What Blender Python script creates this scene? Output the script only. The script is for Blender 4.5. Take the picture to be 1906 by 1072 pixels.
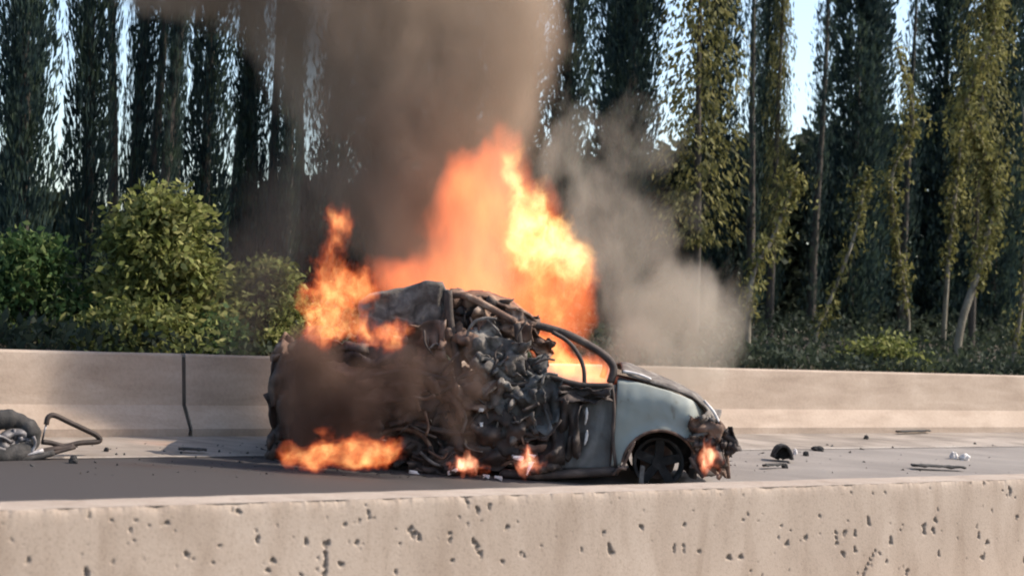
import bpy, bmesh, math, random
import numpy as np
from mathutils import Vector, Matrix, noise as mnoise
random.seed(7); RNG = np.random.default_rng(11)
for o in list(bpy.data.objects): bpy.data.objects.remove(o)
SC = bpy.context.scene
COL = SC.collection

# ------------------------------------------------------------------ camera
FPX, CX, CY, PW = 3200.0, 953.0, 536.0, 1906.0      # focal length and centre in photo pixels
ROLL = math.radians(2.5)
PITCH = math.atan(60.0*math.cos(ROLL)/FPX)
right0 = Vector((1, 0, 0)); fwd = Vector((0, math.cos(PITCH), math.sin(PITCH))); up0 = Vector((0, -math.sin(PITCH), math.cos(PITCH)))
# rolled camera: world vertical leans to the right in the picture
RIGHT = right0*math.cos(ROLL) + up0*math.sin(ROLL)
UP = up0*math.cos(ROLL) - right0*math.sin(ROLL)
def ray(px, py):                                    # direction with unit depth
    return fwd + RIGHT*((px-CX)/FPX) + UP*((CY-py)/FPX)
EYE = Vector((0, 0, 0))
EYE.z = -(ray(940, 890)*16.0).z                     # the car stands at z = 0
def at(px, py, depth): return EYE + ray(px, py)*depth
cam = bpy.data.cameras.new('camera'); camo = bpy.data.objects.new('camera', cam); COL.objects.link(camo)
cam.sensor_width = 36; cam.lens = FPX/PW*36; cam.clip_end = 3000; cam.clip_start = 0.1
M = Matrix((RIGHT, UP, -fwd)).transposed().to_4x4(); M.translation = EYE; camo.matrix_world = M
cam.dof.use_dof = True; cam.dof.focus_distance = 15.5; cam.dof.aperture_fstop = 2.2
SC.camera = camo

# ------------------------------------------------------------------ light
SUN_TO = Vector((0.90, 0.12, 0.85)).normalized()
W = bpy.data.worlds.new('World'); SC.world = W; W.use_nodes = True
nt = W.node_tree; nt.nodes.clear()
sky = nt.nodes.new('ShaderNodeTexSky'); sky.sky_type = 'NISHITA'; sky.sun_disc = False
sky.sun_elevation = math.asin(SUN_TO.z); sky.sun_rotation = math.atan2(SUN_TO.x, SUN_TO.y)
sky.air_density = 1.0; sky.dust_density = 1.5
bg = nt.nodes.new('ShaderNodeBackground'); bg.inputs['Strength'].default_value = 0.15
out = nt.nodes.new('ShaderNodeOutputWorld'); nt.links.new(sky.outputs[0], bg.inputs[0]); nt.links.new(bg.outputs[0], out.inputs[0])
sl = bpy.data.lights.new('sun', 'SUN'); sl.energy = 3.7; sl.angle = math.radians(0.5); sl.color = (1, 0.91, 0.80)
so = bpy.data.objects.new('sun', sl); COL.objects.link(so); so.rotation_euler = (-SUN_TO).to_track_quat('-Z', 'Y').to_euler()
SC.view_settings.view_transform = 'Standard'; SC.view_settings.look = 'None'; SC.view_settings.gamma = 1
SC.view_settings.exposure = 0.88; SC.view_settings.use_curve_mapping = False
cy = SC.cycles
cy.use_denoising = True; cy.volume_bounces = 1; cy.max_bounces = 8; cy.diffuse_bounces = 3; cy.transmission_bounces = 4
cy.transparent_max_bounces = 12; cy.volume_step_rate = 1.0; cy.volume_max_steps = 256; cy.filter_width = 2.0
cy.use_adaptive_sampling = True; cy.adaptive_threshold = 0.02

# ------------------------------------------------------------------ helpers
def tag(o, label=None, cat=None, group=None, kind=None):
    if label: o['label'] = label
    if cat: o['category'] = cat
    if group: o['group'] = group
    if kind: o['kind'] = kind
    return o
def link(name, mesh, mat=None, parent=None, loc=None):
    o = bpy.data.objects.new(name, mesh); COL.objects.link(o)
    if mat is not None:
        mesh.materials.clear(); mesh.materials.append(mat)
    if parent is not None: o.parent = parent
    if loc is not None: o.location = loc
    return o
def empty(name, loc):
    o = bpy.data.objects.new(name, None); COL.objects.link(o); o.location = loc; o.empty_display_size = 0.2; return o
def mesh_np(name, V, F, smooth=False):               # V (n,3), F (m,k) arrays
    V = np.asarray(V, dtype=np.float32); F = np.asarray(F, dtype=np.int32); k = F.shape[1]
    me = bpy.data.meshes.new(name)
    me.vertices.add(len(V)); me.vertices.foreach_set('co', V.ravel())
    me.loops.add(F.size); me.loops.foreach_set('vertex_index', F.ravel())
    me.polygons.add(len(F)); me.polygons.foreach_set('loop_start', np.arange(0, F.size, k, dtype=np.int32))
    me.polygons.foreach_set('loop_total', np.full(len(F), k, dtype=np.int32))
    if smooth: me.polygons.foreach_set('use_smooth', np.ones(len(F), dtype=bool))
    me.update(calc_edges=True); me.validate(); return me
def pyd(name, V, F, smooth=False):
    me = bpy.data.meshes.new(name); me.from_pydata([tuple(v) for v in V], [], F); me.update()
    if smooth:
        for p in me.polygons: p.use_smooth = True
    return me
def from_bm(name, bm, smooth=False):
    bmesh.ops.recalc_face_normals(bm, faces=bm.faces[:])
    me = bpy.data.meshes.new(name); bm.to_mesh(me); bm.free()
    if smooth:
        for p in me.polygons: p.use_smooth = True
    return me
def grid_bm(fn, nu, nv, bm=None):                    # sheet of fn(u,v)
    bm = bm or bmesh.new()
    vs = [[bm.verts.new(fn(i/nu, j/nv)) for j in range(nv+1)] for i in range(nu+1)]
    for i in range(nu):
        for j in range(nv): bm.faces.new((vs[i][j], vs[i+1][j], vs[i+1][j+1], vs[i][j+1]))
    return bm
def thick(bm, t):
    bm.normal_update(); vs = bm.verts[:]; fs = bm.faces[:]; be = [e for e in bm.edges if len(e.link_faces) == 1]
    bl = [(e.verts[0], e.verts[1]) if e.link_loops[0].vert == e.verts[0] else (e.verts[1], e.verts[0]) for e in be]
    tw = {v: bm.verts.new(v.co - v.normal*t) for v in vs}
    for f in fs: bm.faces.new([tw[v] for v in reversed(f.verts)])
    for a, b in bl: bm.faces.new((b, a, tw[a], tw[b]))
    return bm
def tube_bm(pts, r, seg=8, bm=None, taper=None):
    bm = bm or bmesh.new(); pts = [Vector(p) for p in pts]; rings = []
    for i, p in enumerate(pts):
        d = (pts[min(i+1, len(pts)-1)] - pts[max(i-1, 0)]).normalized()
        a = d.orthogonal().normalized() if i == 0 else (a - d*a.dot(d)).normalized()
        b = d.cross(a); rr = r if taper is None else r*taper[i]
        rings.append([bm.verts.new(p + (a*math.cos(k*2*math.pi/seg) + b*math.sin(k*2*math.pi/seg))*rr) for k in range(seg)])
    for i in range(len(rings)-1):
        for k in range(seg): bm.faces.new((rings[i][k], rings[i][(k+1) % seg], rings[i+1][(k+1) % seg], rings[i+1][k]))
    bm.faces.new(rings[0][::-1]); bm.faces.new(rings[-1]); return bm
def smooth_path(pts, n=6):                           # Catmull-Rom
    P = [Vector(p) for p in pts]; P = [2*P[0]-P[1]] + P + [2*P[-1]-P[-2]]; o = []
    for i in range(1, len(P)-2):
        for k in range(n):
            t = k/n
            o.append(0.5*((2*P[i]) + (P[i+1]-P[i-1])*t + (2*P[i-1]-5*P[i]+4*P[i+1]-P[i+2])*t*t + (3*P[i]-P[i-1]-3*P[i+1]+P[i+2])*t**3))
    return o + [P[-2]]
def box_bm(c, s, rot=None, bm=None, bev=0.0):
    bm = bm or bmesh.new()
    r = bmesh.ops.create_cube(bm, size=1.0); vs = r['verts']
    for v in vs:
        q = Vector((v.co.x*s[0], v.co.y*s[1], v.co.z*s[2]))
        if rot is not None: q = rot @ q
        v.co = q + Vector(c)
    if bev:
        es = list({e for v in vs for e in v.link_edges})
        bmesh.ops.bevel(bm, geom=es, offset=bev, segments=2, affect='EDGES', profile=0.6)
    return bm
def fbm(p, s=1.0, o=3):
    v, a = 0.0, 1.0; q = Vector(p)*s
    for _ in range(o): v += a*mnoise.noise(q); q = q*2.03 + Vector((3.1, 1.7, 9.2)); a *= 0.5
    return v

# ------------------------------------------------------------------ materials
def new_mat(name):
    m = bpy.data.materials.new(name); m.use_nodes = True; m.node_tree.nodes.clear()
    return m, m.node_tree.nodes, m.node_tree.links
def rgba(c): return (c[0], c[1], c[2], 1)
def ramp_node(N, stops):
    r = N.new('ShaderNodeValToRGB'); e = r.color_ramp.elements
    while len(e) > 1: e.remove(e[-1])
    e[0].position, e[0].color = stops[0][0], rgba(stops[0][1])
    for p, c in stops[1:]:
        k = e.new(p); k.color = rgba(c)
    return r
def surf(name, layers, rough=0.85, metal=0.0, bump=(40, 0.3, 0.01), coord='Object'):
    """layers: list of (scale, detail, distortion, stretch, stops); the first is the base, later ones multiply it"""
    m, N, L = new_mat(name)
    tc = N.new('ShaderNodeTexCoord'); bs = N.new('ShaderNodeBsdfPrincipled'); ou = N.new('ShaderNodeOutputMaterial')
    L.new(bs.outputs[0], ou.inputs[0]); col = None
    for i, (sc, det, dist, st, stops) in enumerate(layers):
        mp = N.new('ShaderNodeMapping'); mp.inputs['Scale'].default_value = st; mp.inputs['Location'].default_value = (i*3.7, i*1.3, i*5.1)
        L.new(tc.outputs[coord], mp.inputs[0])
        n = N.new('ShaderNodeTexNoise'); n.inputs['Scale'].default_value = sc; n.inputs['Detail'].default_value = det; n.inputs['Distortion'].default_value = dist
        L.new(mp.outputs[0], n.inputs['Vector'])
        r = ramp_node(N, stops); L.new(n.outputs[0], r.inputs[0])
        if col is None: col = r.outputs[0]
        else:
            mx = N.new('ShaderNodeMix'); mx.data_type = 'RGBA'; mx.blend_type = 'MULTIPLY'; mx.inputs[0].default_value = 1
            L.new(col, mx.inputs[6]); L.new(r.outputs[0], mx.inputs[7]); col = mx.outputs[2]
    L.new(col, bs.inputs['Base Color'])
    bs.inputs['Roughness'].default_value = rough; bs.inputs['Metallic'].default_value = metal
    n = N.new('ShaderNodeTexNoise'); n.inputs['Scale'].default_value = bump[0]; n.inputs['Detail'].default_value = 6
    L.new(tc.outputs[coord], n.inputs['Vector'])
    b = N.new('ShaderNodeBump'); b.inputs['Strength'].default_value = bump[1]; b.inputs['Distance'].default_value = bump[2]
    L.new(n.outputs[0], b.inputs['Height']); L.new(b.outputs[0], bs.inputs['Normal'])
    return m
I3 = (1, 1, 1)
CONC = surf('weathered_concrete', [
    (1.3, 5, 0.4, I3, [(0.3, (0.315, 0.24, 0.183)), (0.55, (0.37, 0.288, 0.222)), (0.75, (0.415, 0.332, 0.262))]),
    (2.2, 6, 0.8, (0.5, 0.5, 2.5), [(0.33, (0.82, 0.80, 0.78)), (0.6, (1, 1, 1))]),
    (30, 4, 0.0, I3, [(0.3, (0.88, 0.87, 0.86)), (0.6, (1, 1, 1))])], 0.92, 0, (45, 0.35, 0.006))
CONCN = surf('near_concrete', [
    (1.1, 5, 0.5, I3, [(0.3, (0.305, 0.238, 0.184)), (0.55, (0.35, 0.277, 0.217)), (0.75, (0.39, 0.315, 0.252))]),
    (5.0, 6, 0.6, (1, 1, 0.25), [(0.3, (0.80, 0.77, 0.74)), (0.55, (1, 1, 1))]),
    (60, 4, 0.0, I3, [(0.28, (0.80, 0.79, 0.77)), (0.5, (1, 1, 1))])], 0.92, 0, (70, 0.45, 0.004))
ASPH = surf('worn_asphalt', [
    (0.6, 5, 0.6, I3, [(0.3, (0.185, 0.156, 0.135)), (0.7, (0.26, 0.225, 0.195))]),
    (3.0, 5, 0.5, (0.25, 1, 1), [(0.3, (0.78, 0.78, 0.78)), (0.65, (1, 1, 1))]),
    (90, 3, 0, I3, [(0.25, (0.7, 0.7, 0.7)), (0.6, (1, 1, 1))])], 0.9, 0, (120, 0.5, 0.004))
DUST = surf('dusty_shoulder', [
    (1.2, 6, 0.8, I3, [(0.3, (0.19, 0.155, 0.125)), (0.5, (0.26, 0.215, 0.175)), (0.7, (0.34, 0.285, 0.235))]),
    (6, 5, 0.4, (0.3, 1, 1), [(0.35, (0.7, 0.68, 0.66)), (0.6, (1, 1, 1))])], 0.95, 0, (60, 0.6, 0.01))
LINE = surf('worn_white_paint', [
    (1.5, 6, 0.6, I3, [(0.40, (0.27, 0.225, 0.185)), (0.62, (0.42, 0.365, 0.31))]),
    (25, 4, 0, I3, [(0.35, (0.7, 0.68, 0.66)), (0.6, (1, 1, 1))])], 0.8, 0, (80, 0.3, 0.003))
EARTH = surf('dry_earth', [
    (2.0, 6, 0.8, I3, [(0.3, (0.03, 0.024, 0.016)), (0.55, (0.055, 0.043, 0.028)), (0.75, (0.09, 0.072, 0.048))])], 0.98, 0, (25, 0.8, 0.05))
SOOT = surf('sooty_metal', [
    (5, 6, 0.8, I3, [(0.3, (0.025, 0.019, 0.016)), (0.5, (0.055, 0.040, 0.033)), (0.66, (0.10, 0.072, 0.056)), (0.8, (0.16, 0.125, 0.10))])], 0.75, 0.25, (25, 0.5, 0.01))
RUST = surf('burnt_rust', [
    (6, 7, 0.8, I3, [(0.28, (0.03, 0.02, 0.015)), (0.45, (0.12, 0.068, 0.046)), (0.6, (0.20, 0.125, 0.085)), (0.75, (0.33, 0.25, 0.19))])], 0.85, 0.1, (30, 0.6, 0.01))
ASHM = surf('ash_grey_metal', [
    (7, 7, 1.0, I3, [(0.3, (0.05, 0.04, 0.034)), (0.45, (0.10, 0.083, 0.07)), (0.58, (0.16, 0.14, 0.12)), (0.75, (0.28, 0.25, 0.215))])], 0.85, 0.1, (35, 0.6, 0.01))
PAINT = surf('scorched_grey_paint', [
    (3.0, 6, 0.7, I3, [(0.28, (0.16, 0.15, 0.125)), (0.45, (0.23, 0.235, 0.20)), (0.65, (0.255, 0.27, 0.24)), (0.8, (0.30, 0.29, 0.25))]),
    (7, 5, 0.9, (1, 1, 0.6), [(0.28, (0.70, 0.60, 0.52)), (0.40, (1, 1, 1))])], 0.6, 0.0, (30, 0.12, 0.004))
DOORM = surf('blistered_door_paint', [
    (4.0, 7, 0.8, (1, 1, 0.35), [(0.3, (0.026, 0.021, 0.018)), (0.46, (0.055, 0.048, 0.043)), (0.6, (0.095, 0.092, 0.085)), (0.75, (0.16, 0.15, 0.14))])], 0.7, 0.1, (30, 0.4, 0.008))
PALE = surf('pale_ash_sunlit_trim', [(12, 5, 0.5, I3, [(0.3, (0.40, 0.35, 0.31)), (0.6, (0.68, 0.63, 0.59))])], 0.7, 0, (40, 0.4, 0.005))
RUBBER = surf('charred_rubber', [(9, 6, 0.5, I3, [(0.3, (0.012, 0.011, 0.010)), (0.6, (0.04, 0.036, 0.033)), (0.8, (0.1, 0.09, 0.08))])], 0.9, 0, (50, 0.6, 0.008))
ALLOY = surf('dull_alloy', [(7, 6, 0.5, I3, [(0.3, (0.035, 0.03, 0.03)), (0.5, (0.12, 0.11, 0.11)), (0.7, (0.34, 0.32, 0.32))])], 0.6, 0.3, (30, 0.2, 0.004))
BLACKT = surf('black_frame_tube', [(10, 5, 0.5, I3, [(0.3, (0.02, 0.013, 0.010)), (0.7, (0.06, 0.04, 0.03))])], 0.7, 0.2, (50, 0.3, 0.004))
JOINT = surf('dark_joint_filler', [(10, 5, 0.5, I3, [(0.3, (0.03, 0.025, 0.02)), (0.7, (0.08, 0.065, 0.05))])], 0.9, 0, (50, 0.3, 0.004))
BARK = surf('pale_bark', [(5, 6, 1.0, (1, 1, 0.3), [(0.3, (0.09, 0.075, 0.05)), (0.55, (0.19, 0.165, 0.12)), (0.75, (0.30, 0.27, 0.21))])], 0.95, 0, (20, 0.8, 0.02))
DBARK = surf('dark_bark', [(5, 6, 1.0, (1, 1, 0.3), [(0.3, (0.03, 0.025, 0.02)), (0.7, (0.08, 0.065, 0.05))])], 0.95, 0, (20, 0.8, 0.02))
def leaf_mat(name, a, b, c, scale=3.0, trans=0.35):
    m, N, L = new_mat(name)
    g = N.new('ShaderNodeNewGeometry'); n = N.new('ShaderNodeTexNoise'); n.inputs['Scale'].default_value = scale; n.inputs['Detail'].default_value = 5
    L.new(g.outputs['Position'], n.inputs['Vector'])
    n2 = N.new('ShaderNodeMath'); n2.operation = 'MULTIPLY_ADD'; n2.inputs[1].default_value = 0.30; n2.inputs[2].default_value = -0.15
    L.new(g.outputs['Random Per Island'], n2.inputs[0])
    ad = N.new('ShaderNodeMath'); ad.operation = 'ADD'; L.new(n.outputs[0], ad.inputs[0]); L.new(n2.outputs[0], ad.inputs[1])
    r = ramp_node(N, [(0.34, a), (0.5, b), (0.68, c)]); L.new(ad.outputs[0], r.inputs[0])
    d = N.new('ShaderNodeBsdfPrincipled'); d.inputs['Roughness'].default_value = 0.7; d.inputs['Specular IOR Level'].default_value = 0.15; t = N.new('ShaderNodeBsdfTranslucent')
    L.new(r.outputs[0], d.inputs['Base Color']); L.new(r.outputs[0], t.inputs[0])
    mx = N.new('ShaderNodeMixShader'); mx.inputs[0].default_value = trans; L.new(d.outputs[0], mx.inputs[1]); L.new(t.outputs[0], mx.inputs[2])
    o = N.new('ShaderNodeOutputMaterial'); L.new(mx.outputs[0], o.inputs[0]); return m
LF_CYP = leaf_mat('cypress_green', (0.018, 0.032, 0.032), (0.032, 0.054, 0.050), (0.058, 0.082, 0.050))
LF_HEDGE = leaf_mat('thicket_green', (0.022, 0.030, 0.021), (0.035, 0.047, 0.031), (0.055, 0.068, 0.038), 1.5)
LF_OLIVE = leaf_mat('olive_green', (0.05, 0.052, 0.02), (0.125, 0.122, 0.042), (0.235, 0.21, 0.08), 4.0)
LF_BUSH = leaf_mat('bush_green', (0.06, 0.072, 0.02), (0.165, 0.185, 0.05), (0.30, 0.29, 0.11), 4.0)
LF_BUSH2 = leaf_mat('deep_bush_green', (0.028, 0.055, 0.02), (0.06, 0.11, 0.034), (0.13, 0.16, 0.055), 4.0)
LF_IVY = leaf_mat('ivy_green', (0.06, 0.06, 0.022), (0.15, 0.145, 0.045), (0.26, 0.235, 0.085), 5.0)

# ------------------------------------------------------------------ road frame: U along the road, V across it (away from the camera)
U = ray(5333, 787); U.z = 0; U.normalize()
NV = Vector((-U.y, U.x, 0))
if NV.y < 0: NV = -NV
P_CAR = at(940, 890, 16.0)
P_FAR = at(953, 809, 19.5); P_NEAR = at(953, 921, 10.0)
V_FAR = (P_FAR - P_CAR).dot(NV); V_NEAR = (P_NEAR - P_CAR).dot(NV)
SLOPE = (P_FAR.z - P_CAR.z)/V_FAR
BAR_H = 0.81
print('V_FAR', V_FAR, 'V_NEAR', V_NEAR, 'SLOPE', SLOPE, 'EYE', EYE.z, 'near top z', P_NEAR.z)
def road_pt(t, v, dz=0.0): return Vector((P_CAR.x, P_CAR.y, 0)) + U*t + NV*v + Vector((0, 0, v*SLOPE + dz))
def on_road(px, py):                                 # the road point seen at a pixel
    d = ray(px, py); n = Vector((-NV.x*SLOPE, -NV.y*SLOPE, 1.0)); return EYE + d*((P_CAR - EYE).dot(n)/d.dot(n))
def tv(p): d = p - P_CAR; return d.dot(U), d.dot(NV)
def vplane(px, py, v):                               # the point of a vertical plane along the road, V across, seen at a pixel
    d = ray(px, py); return EYE + d*((P_CAR + NV*v - EYE).dot(NV)/d.dot(NV))
VB0 = V_FAR + 0.62                                   # verge begins behind the far barrier
Z_BT = V_FAR*SLOPE + BAR_H
def verge_z(v):
    d = v - VB0
    return Z_BT - 0.16 + min(max(d, 0), 9.0)*0.075
# ------------------------------------------------------------------ the setting
def strip(name, v0, v1, dz, mat, t0=-70, t1=160, zf=None, nt_=60, nv_=4):
    zf = zf or (lambda v: v*SLOPE)
    V = []; F = []
    for i in range(nt_+1):
        for j in range(nv_+1):
            t = t0+(t1-t0)*i/nt_; v = v0+(v1-v0)*j/nv_
            p = Vector((P_CAR.x, P_CAR.y, 0)) + U*t + NV*v; V.append((p.x, p.y, zf(v)+dz))
    for i in range(nt_):
        for j in range(nv_): a = i*(nv_+1)+j; F.append((a, a+nv_+1, a+nv_+2, a+1))
    o = link(name, pyd(name, V, F), mat); o['kind'] = 'structure'; return o
V_LINE = tv(on_road(1700, 833))[1]
print('V_LINE', V_LINE)
V_NB = V_NEAR                                        # near barrier's camera-side top edge
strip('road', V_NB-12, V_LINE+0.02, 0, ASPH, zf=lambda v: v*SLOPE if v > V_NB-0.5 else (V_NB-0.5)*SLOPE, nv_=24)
strip('shoulder', V_LINE+0.02, VB0, 0.0, DUST)
strip('edge_line', V_LINE-0.035, V_LINE+0.055, 0.006, LINE, nt_=200)
g = strip('ground', VB0-0.3, VB0+400, 0, EARTH, t0=-400, t1=500, nt_=90, nv_=200, zf=verge_z)
strip('far_ground', V_NB-400, V_NB-12, -0.01, EARTH, t0=-400, t1=500, zf=lambda v: (V_NB-0.5)*SLOPE)

N_, L_n = ASPH.node_tree.nodes, ASPH.node_tree.links  # asphalt left of the car darkened: smoke shadow and soot in the colour
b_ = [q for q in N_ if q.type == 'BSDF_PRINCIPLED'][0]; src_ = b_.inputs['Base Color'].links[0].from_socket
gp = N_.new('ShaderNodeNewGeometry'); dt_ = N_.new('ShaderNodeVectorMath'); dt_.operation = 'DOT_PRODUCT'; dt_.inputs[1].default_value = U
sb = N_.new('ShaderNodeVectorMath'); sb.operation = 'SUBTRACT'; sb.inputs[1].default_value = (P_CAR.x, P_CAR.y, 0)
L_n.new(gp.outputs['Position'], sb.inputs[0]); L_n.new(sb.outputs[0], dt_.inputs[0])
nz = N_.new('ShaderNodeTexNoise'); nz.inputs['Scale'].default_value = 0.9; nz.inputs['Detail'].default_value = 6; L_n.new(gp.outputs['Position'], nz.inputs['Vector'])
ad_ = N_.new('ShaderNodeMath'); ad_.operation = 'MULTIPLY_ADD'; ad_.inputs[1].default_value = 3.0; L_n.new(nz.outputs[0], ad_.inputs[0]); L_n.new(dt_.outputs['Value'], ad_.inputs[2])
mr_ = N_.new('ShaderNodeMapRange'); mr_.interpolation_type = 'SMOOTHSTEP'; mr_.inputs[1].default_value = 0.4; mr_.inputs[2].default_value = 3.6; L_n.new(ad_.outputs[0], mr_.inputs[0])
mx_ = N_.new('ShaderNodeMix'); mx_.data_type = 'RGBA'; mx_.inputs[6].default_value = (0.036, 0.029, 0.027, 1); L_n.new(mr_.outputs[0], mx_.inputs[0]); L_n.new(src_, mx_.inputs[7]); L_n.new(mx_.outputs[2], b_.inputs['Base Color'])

# barriers -----------------------------------------------------------
PROF = [(0.0, 0.0), (0.0, 0.075), (0.17, 0.30), (0.235, BAR_H-0.02), (0.255, BAR_H), (0.415, BAR_H), (0.435, BAR_H-0.02), (0.50, 0.30), (0.62, 0.075), (0.62, -0.1), (0.0, -0.1)]
def jersey(name, t0, t1, vfoot, z0, mat, seg=0.25):
    n = max(2, int((t1-t0)/seg)); V = []; F = []; k = len(PROF)
    for i in range(n+1):
        t = t0+(t1-t0)*i/n
        for (a, h) in PROF:
            p = Vector((P_CAR.x, P_CAR.y, 0)) + U*t + NV*(vfoot+a); w = 0.006*fbm((t*0.7, a*3, h*3), 1.0)
            V.append((p.x - NV.x*w, p.y - NV.y*w, z0+h + (0.006*fbm((t*0.5, 4, 4)) if h > 0.7 else 0)))
    for i in range(n):
        for j in range(k): F.append((i*k+j, i*k+(j+1) % k, (i+1)*k+(j+1) % k, (i+1)*k+j))
    F.append(tuple(range(k))[::-1]); F.append(tuple(range(n*k, n*k+k)))
    return link(name, pyd(name, V, F), mat)
T_J = tv(vplane(343, 740, V_FAR+0.18))[0]
zf0 = V_FAR*SLOPE
fb = jersey('concrete_barrier', -40, T_J-0.022, V_FAR, zf0, CONC)
tag(fb, 'far concrete barrier section to the left of the dark vertical joint', 'barrier', 'concrete barrier sections across the road')
fb2 = jersey('concrete_barrier', T_J+0.022, 120, V_FAR, zf0, CONC, 0.5)
tag(fb2, 'long far concrete barrier section running behind the burning car to the right', 'barrier', 'concrete barrier sections across the road')
pts = [(0.022, 0.05), (0.185, 0.30), (0.245, BAR_H-0.03), (0.42, BAR_H-0.03), (0.48, 0.3), (0.6, 0.05)]
jf = bmesh.new(); r0 = []; r1 = []
for (a, h) in pts:
    for rr, s in ((r0, -0.0215), (r1, 0.0215)):
        p = Vector((P_CAR.x, P_CAR.y, 0)) + U*(T_J+s) + NV*(V_FAR+a); rr.append(jf.verts.new((p.x, p.y, zf0+h)))
for i in range(len(pts)-1): jf.faces.new((r0[i], r0[i+1], r1[i+1], r1[i]))
jf.faces.new(r0); jf.faces.new(r1[::-1])
link('joint_filler', from_bm('joint_filler', jf), JOINT, fb2)

# near barrier: dense camera-side face with real pits
PITS = [(166,960,7),(310,973,8),(445,952,9),(478,1003,9),(345,1031,9),(50,1042,8),(158,1065,12),(407,1015,6),(505,1042,9),(568,1008,9),(605,1012,12),(603,1030,9),(602,1049,12),(631,1049,9),(600,1066,10),
 (641,976,7),(662,1009,8),(762,985,10),(768,994,11),(778,1000,9),(835,992,7),(835,1004,7),(880,1008,10),(885,1018,8),(890,1028,8),(871,933,8),(871,940,6),(889,949,9),(911,942,8),(942,981,8),(965,1028,6),(931,1044,7),(686,954,7),(687,964,6),
 (1120,991,7),(1130,1018,10),(1132,1027,11),(1191,980,8),(1271,976,7),(1250,1017,7),(1250,1024,6),(1268,1015,6),(1268,1024,6),(1297,1025,7),(1381,967,5),(1352,1036,10),(1374,1035,9),(1078,1022,6),(1552,990,6),(1552,1000,6),(1552,1010,7),(1568,991,9),(1587,992,8),
 (1613,967,8),(1614,974,7),(1715,978,9),(1715,988,9),(1737,967,8),(1732,986,9),(1652,1006,10),(1496,1000,8),(1461,1011,9),(1563,1029,9),(1585,1022,8),(1880,911,8),(1880,918,7),(1833,900,6),(1807,900,5),(1832,1009,9),(1817,996,8),(1822,1036,9),(1900,1043,10),(1679,1062,9),
 (1524,960,6),(1890,962,7),(1740,1029,7),(1642,1043,6),(1622,1024,5),(1617,1032,6),(1612,1040,6),(1607,1048,6),(1602,1057,7),(1598,1066,7),(732,1063,7),(838,1042,7),(495,1060,8),(545,1000,4),(1905,1010,9),(20,1004,5),(235,1010,4),(265,1040,4)]
H_NB = P_NEAR.z - (V_NB-0.36)*SLOPE
ZT = P_NEAR.z; TW = 0.34
tL = tv(vplane(-250, 990, V_NB))[0]; tR = tv(vplane(2160, 990, V_NB))[0]
pit = []
for (x, y, r) in PITS:
    p = vplane(x, y, V_NB); dpt = (p-EYE).dot(fwd); pit.append((tv(p)[0], p.z, r*0.5/FPX*dpt*1.0))
for _ in range(150):
    pit.append((random.uniform(tL, tR), ZT-random.uniform(0.03, 0.6), random.uniform(0.004, 0.009)))
pit = np.array(pit)
nt2, nz2 = 1250, 110
tt = np.linspace(tL, tR, nt2); hh = np.linspace(0, 0.72, nz2)       # hh downwards from the top edge
TT, HH = np.meshgrid(tt, hh, indexing='ij')
wob = np.zeros_like(TT)
for k in range(6):
    a, b, c = RNG.uniform(-3, 3), RNG.uniform(-6, 6), RNG.uniform(0, 6.28); wob += 0.0016*np.sin(a*TT+b*HH+c)
dep = np.zeros_like(TT)
for (t, z, r) in pit:
    r = max(r, 0.004)
    m_ = (np.abs(TT-t) < 2.2*r) & (np.abs((ZT-HH)-z) < 2.8*r)
    if not m_.any(): continue
    dx = (TT[m_]-t)/r; dz = ((ZT-HH[m_])-z)/(r*1.25); ang = np.arctan2(dz, dx); ph = RNG.uniform(0, 6.28, 3)
    rad = np.sqrt(dx*dx+dz*dz)/(1+0.28*np.sin(2*ang+ph[0])+0.2*np.sin(3*ang+ph[1])+0.12*np.sin(5*ang+ph[2]))
    dep[m_] = np.maximum(dep[m_], np.clip(1.25-rad, 0, 0.55)/0.55*min(0.016, r*1.2))
chip = np.clip(RNG.normal(0, 1, nt2), 0, None); chip = np.convolve(chip, np.ones(9)/9, 'same')
edge = np.exp(-HH/0.02)*(0.010+0.03*(chip[:, None]-0.25))
vv = V_NB + HH*(-0.075) + dep + wob + edge + 0.004
base = np.array([P_CAR.x, P_CAR.y, 0]); Ua = np.array(U); Na = np.array(NV)
Vf = base + TT[..., None]*Ua + vv[..., None]*Na; Vf[..., 2] = ZT - HH
idx = np.arange(nt2*nz2).reshape(nt2, nz2)
F = np.stack([idx[:-1, :-1], idx[:-1, 1:], idx[1:, 1:], idx[1:, :-1]], -1).reshape(-1, 4)
me = mesh_np('concrete_barrier', Vf.reshape(-1, 3), F, True)
ca = me.color_attributes.new('dirt', 'FLOAT_COLOR', 'POINT'); dd = np.clip(dep/0.014, 0, 1).reshape(-1)
ca.data.foreach_set('color', np.stack([dd, dd, dd, np.ones_like(dd)], -1).astype(np.float32).ravel())
# dirt and old lichen sit in the pits
mN = CONCN.node_tree; Nn, Ln = mN.nodes, mN.links
bsd = [n for n in Nn if n.type == 'BSDF_PRINCIPLED'][0]; src = bsd.inputs['Base Color'].links[0].from_socket
at_ = Nn.new('ShaderNodeAttribute'); at_.attribute_name = 'dirt'
mx = Nn.new('ShaderNodeMix'); mx.data_type = 'RGBA'; mx.inputs[7].default_value = (0.19, 0.15, 0.115, 1)
Ln.new(at_.outputs['Fac'], mx.inputs[0]); Ln.new(src, mx.inputs[6]); Ln.new(mx.outputs[2], bsd.inputs['Base Color'])
nb = link('concrete_barrier', me, CONCN)
tag(nb, 'near concrete barrier across the bottom of the view with dark pits in its face', 'barrier')
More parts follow.
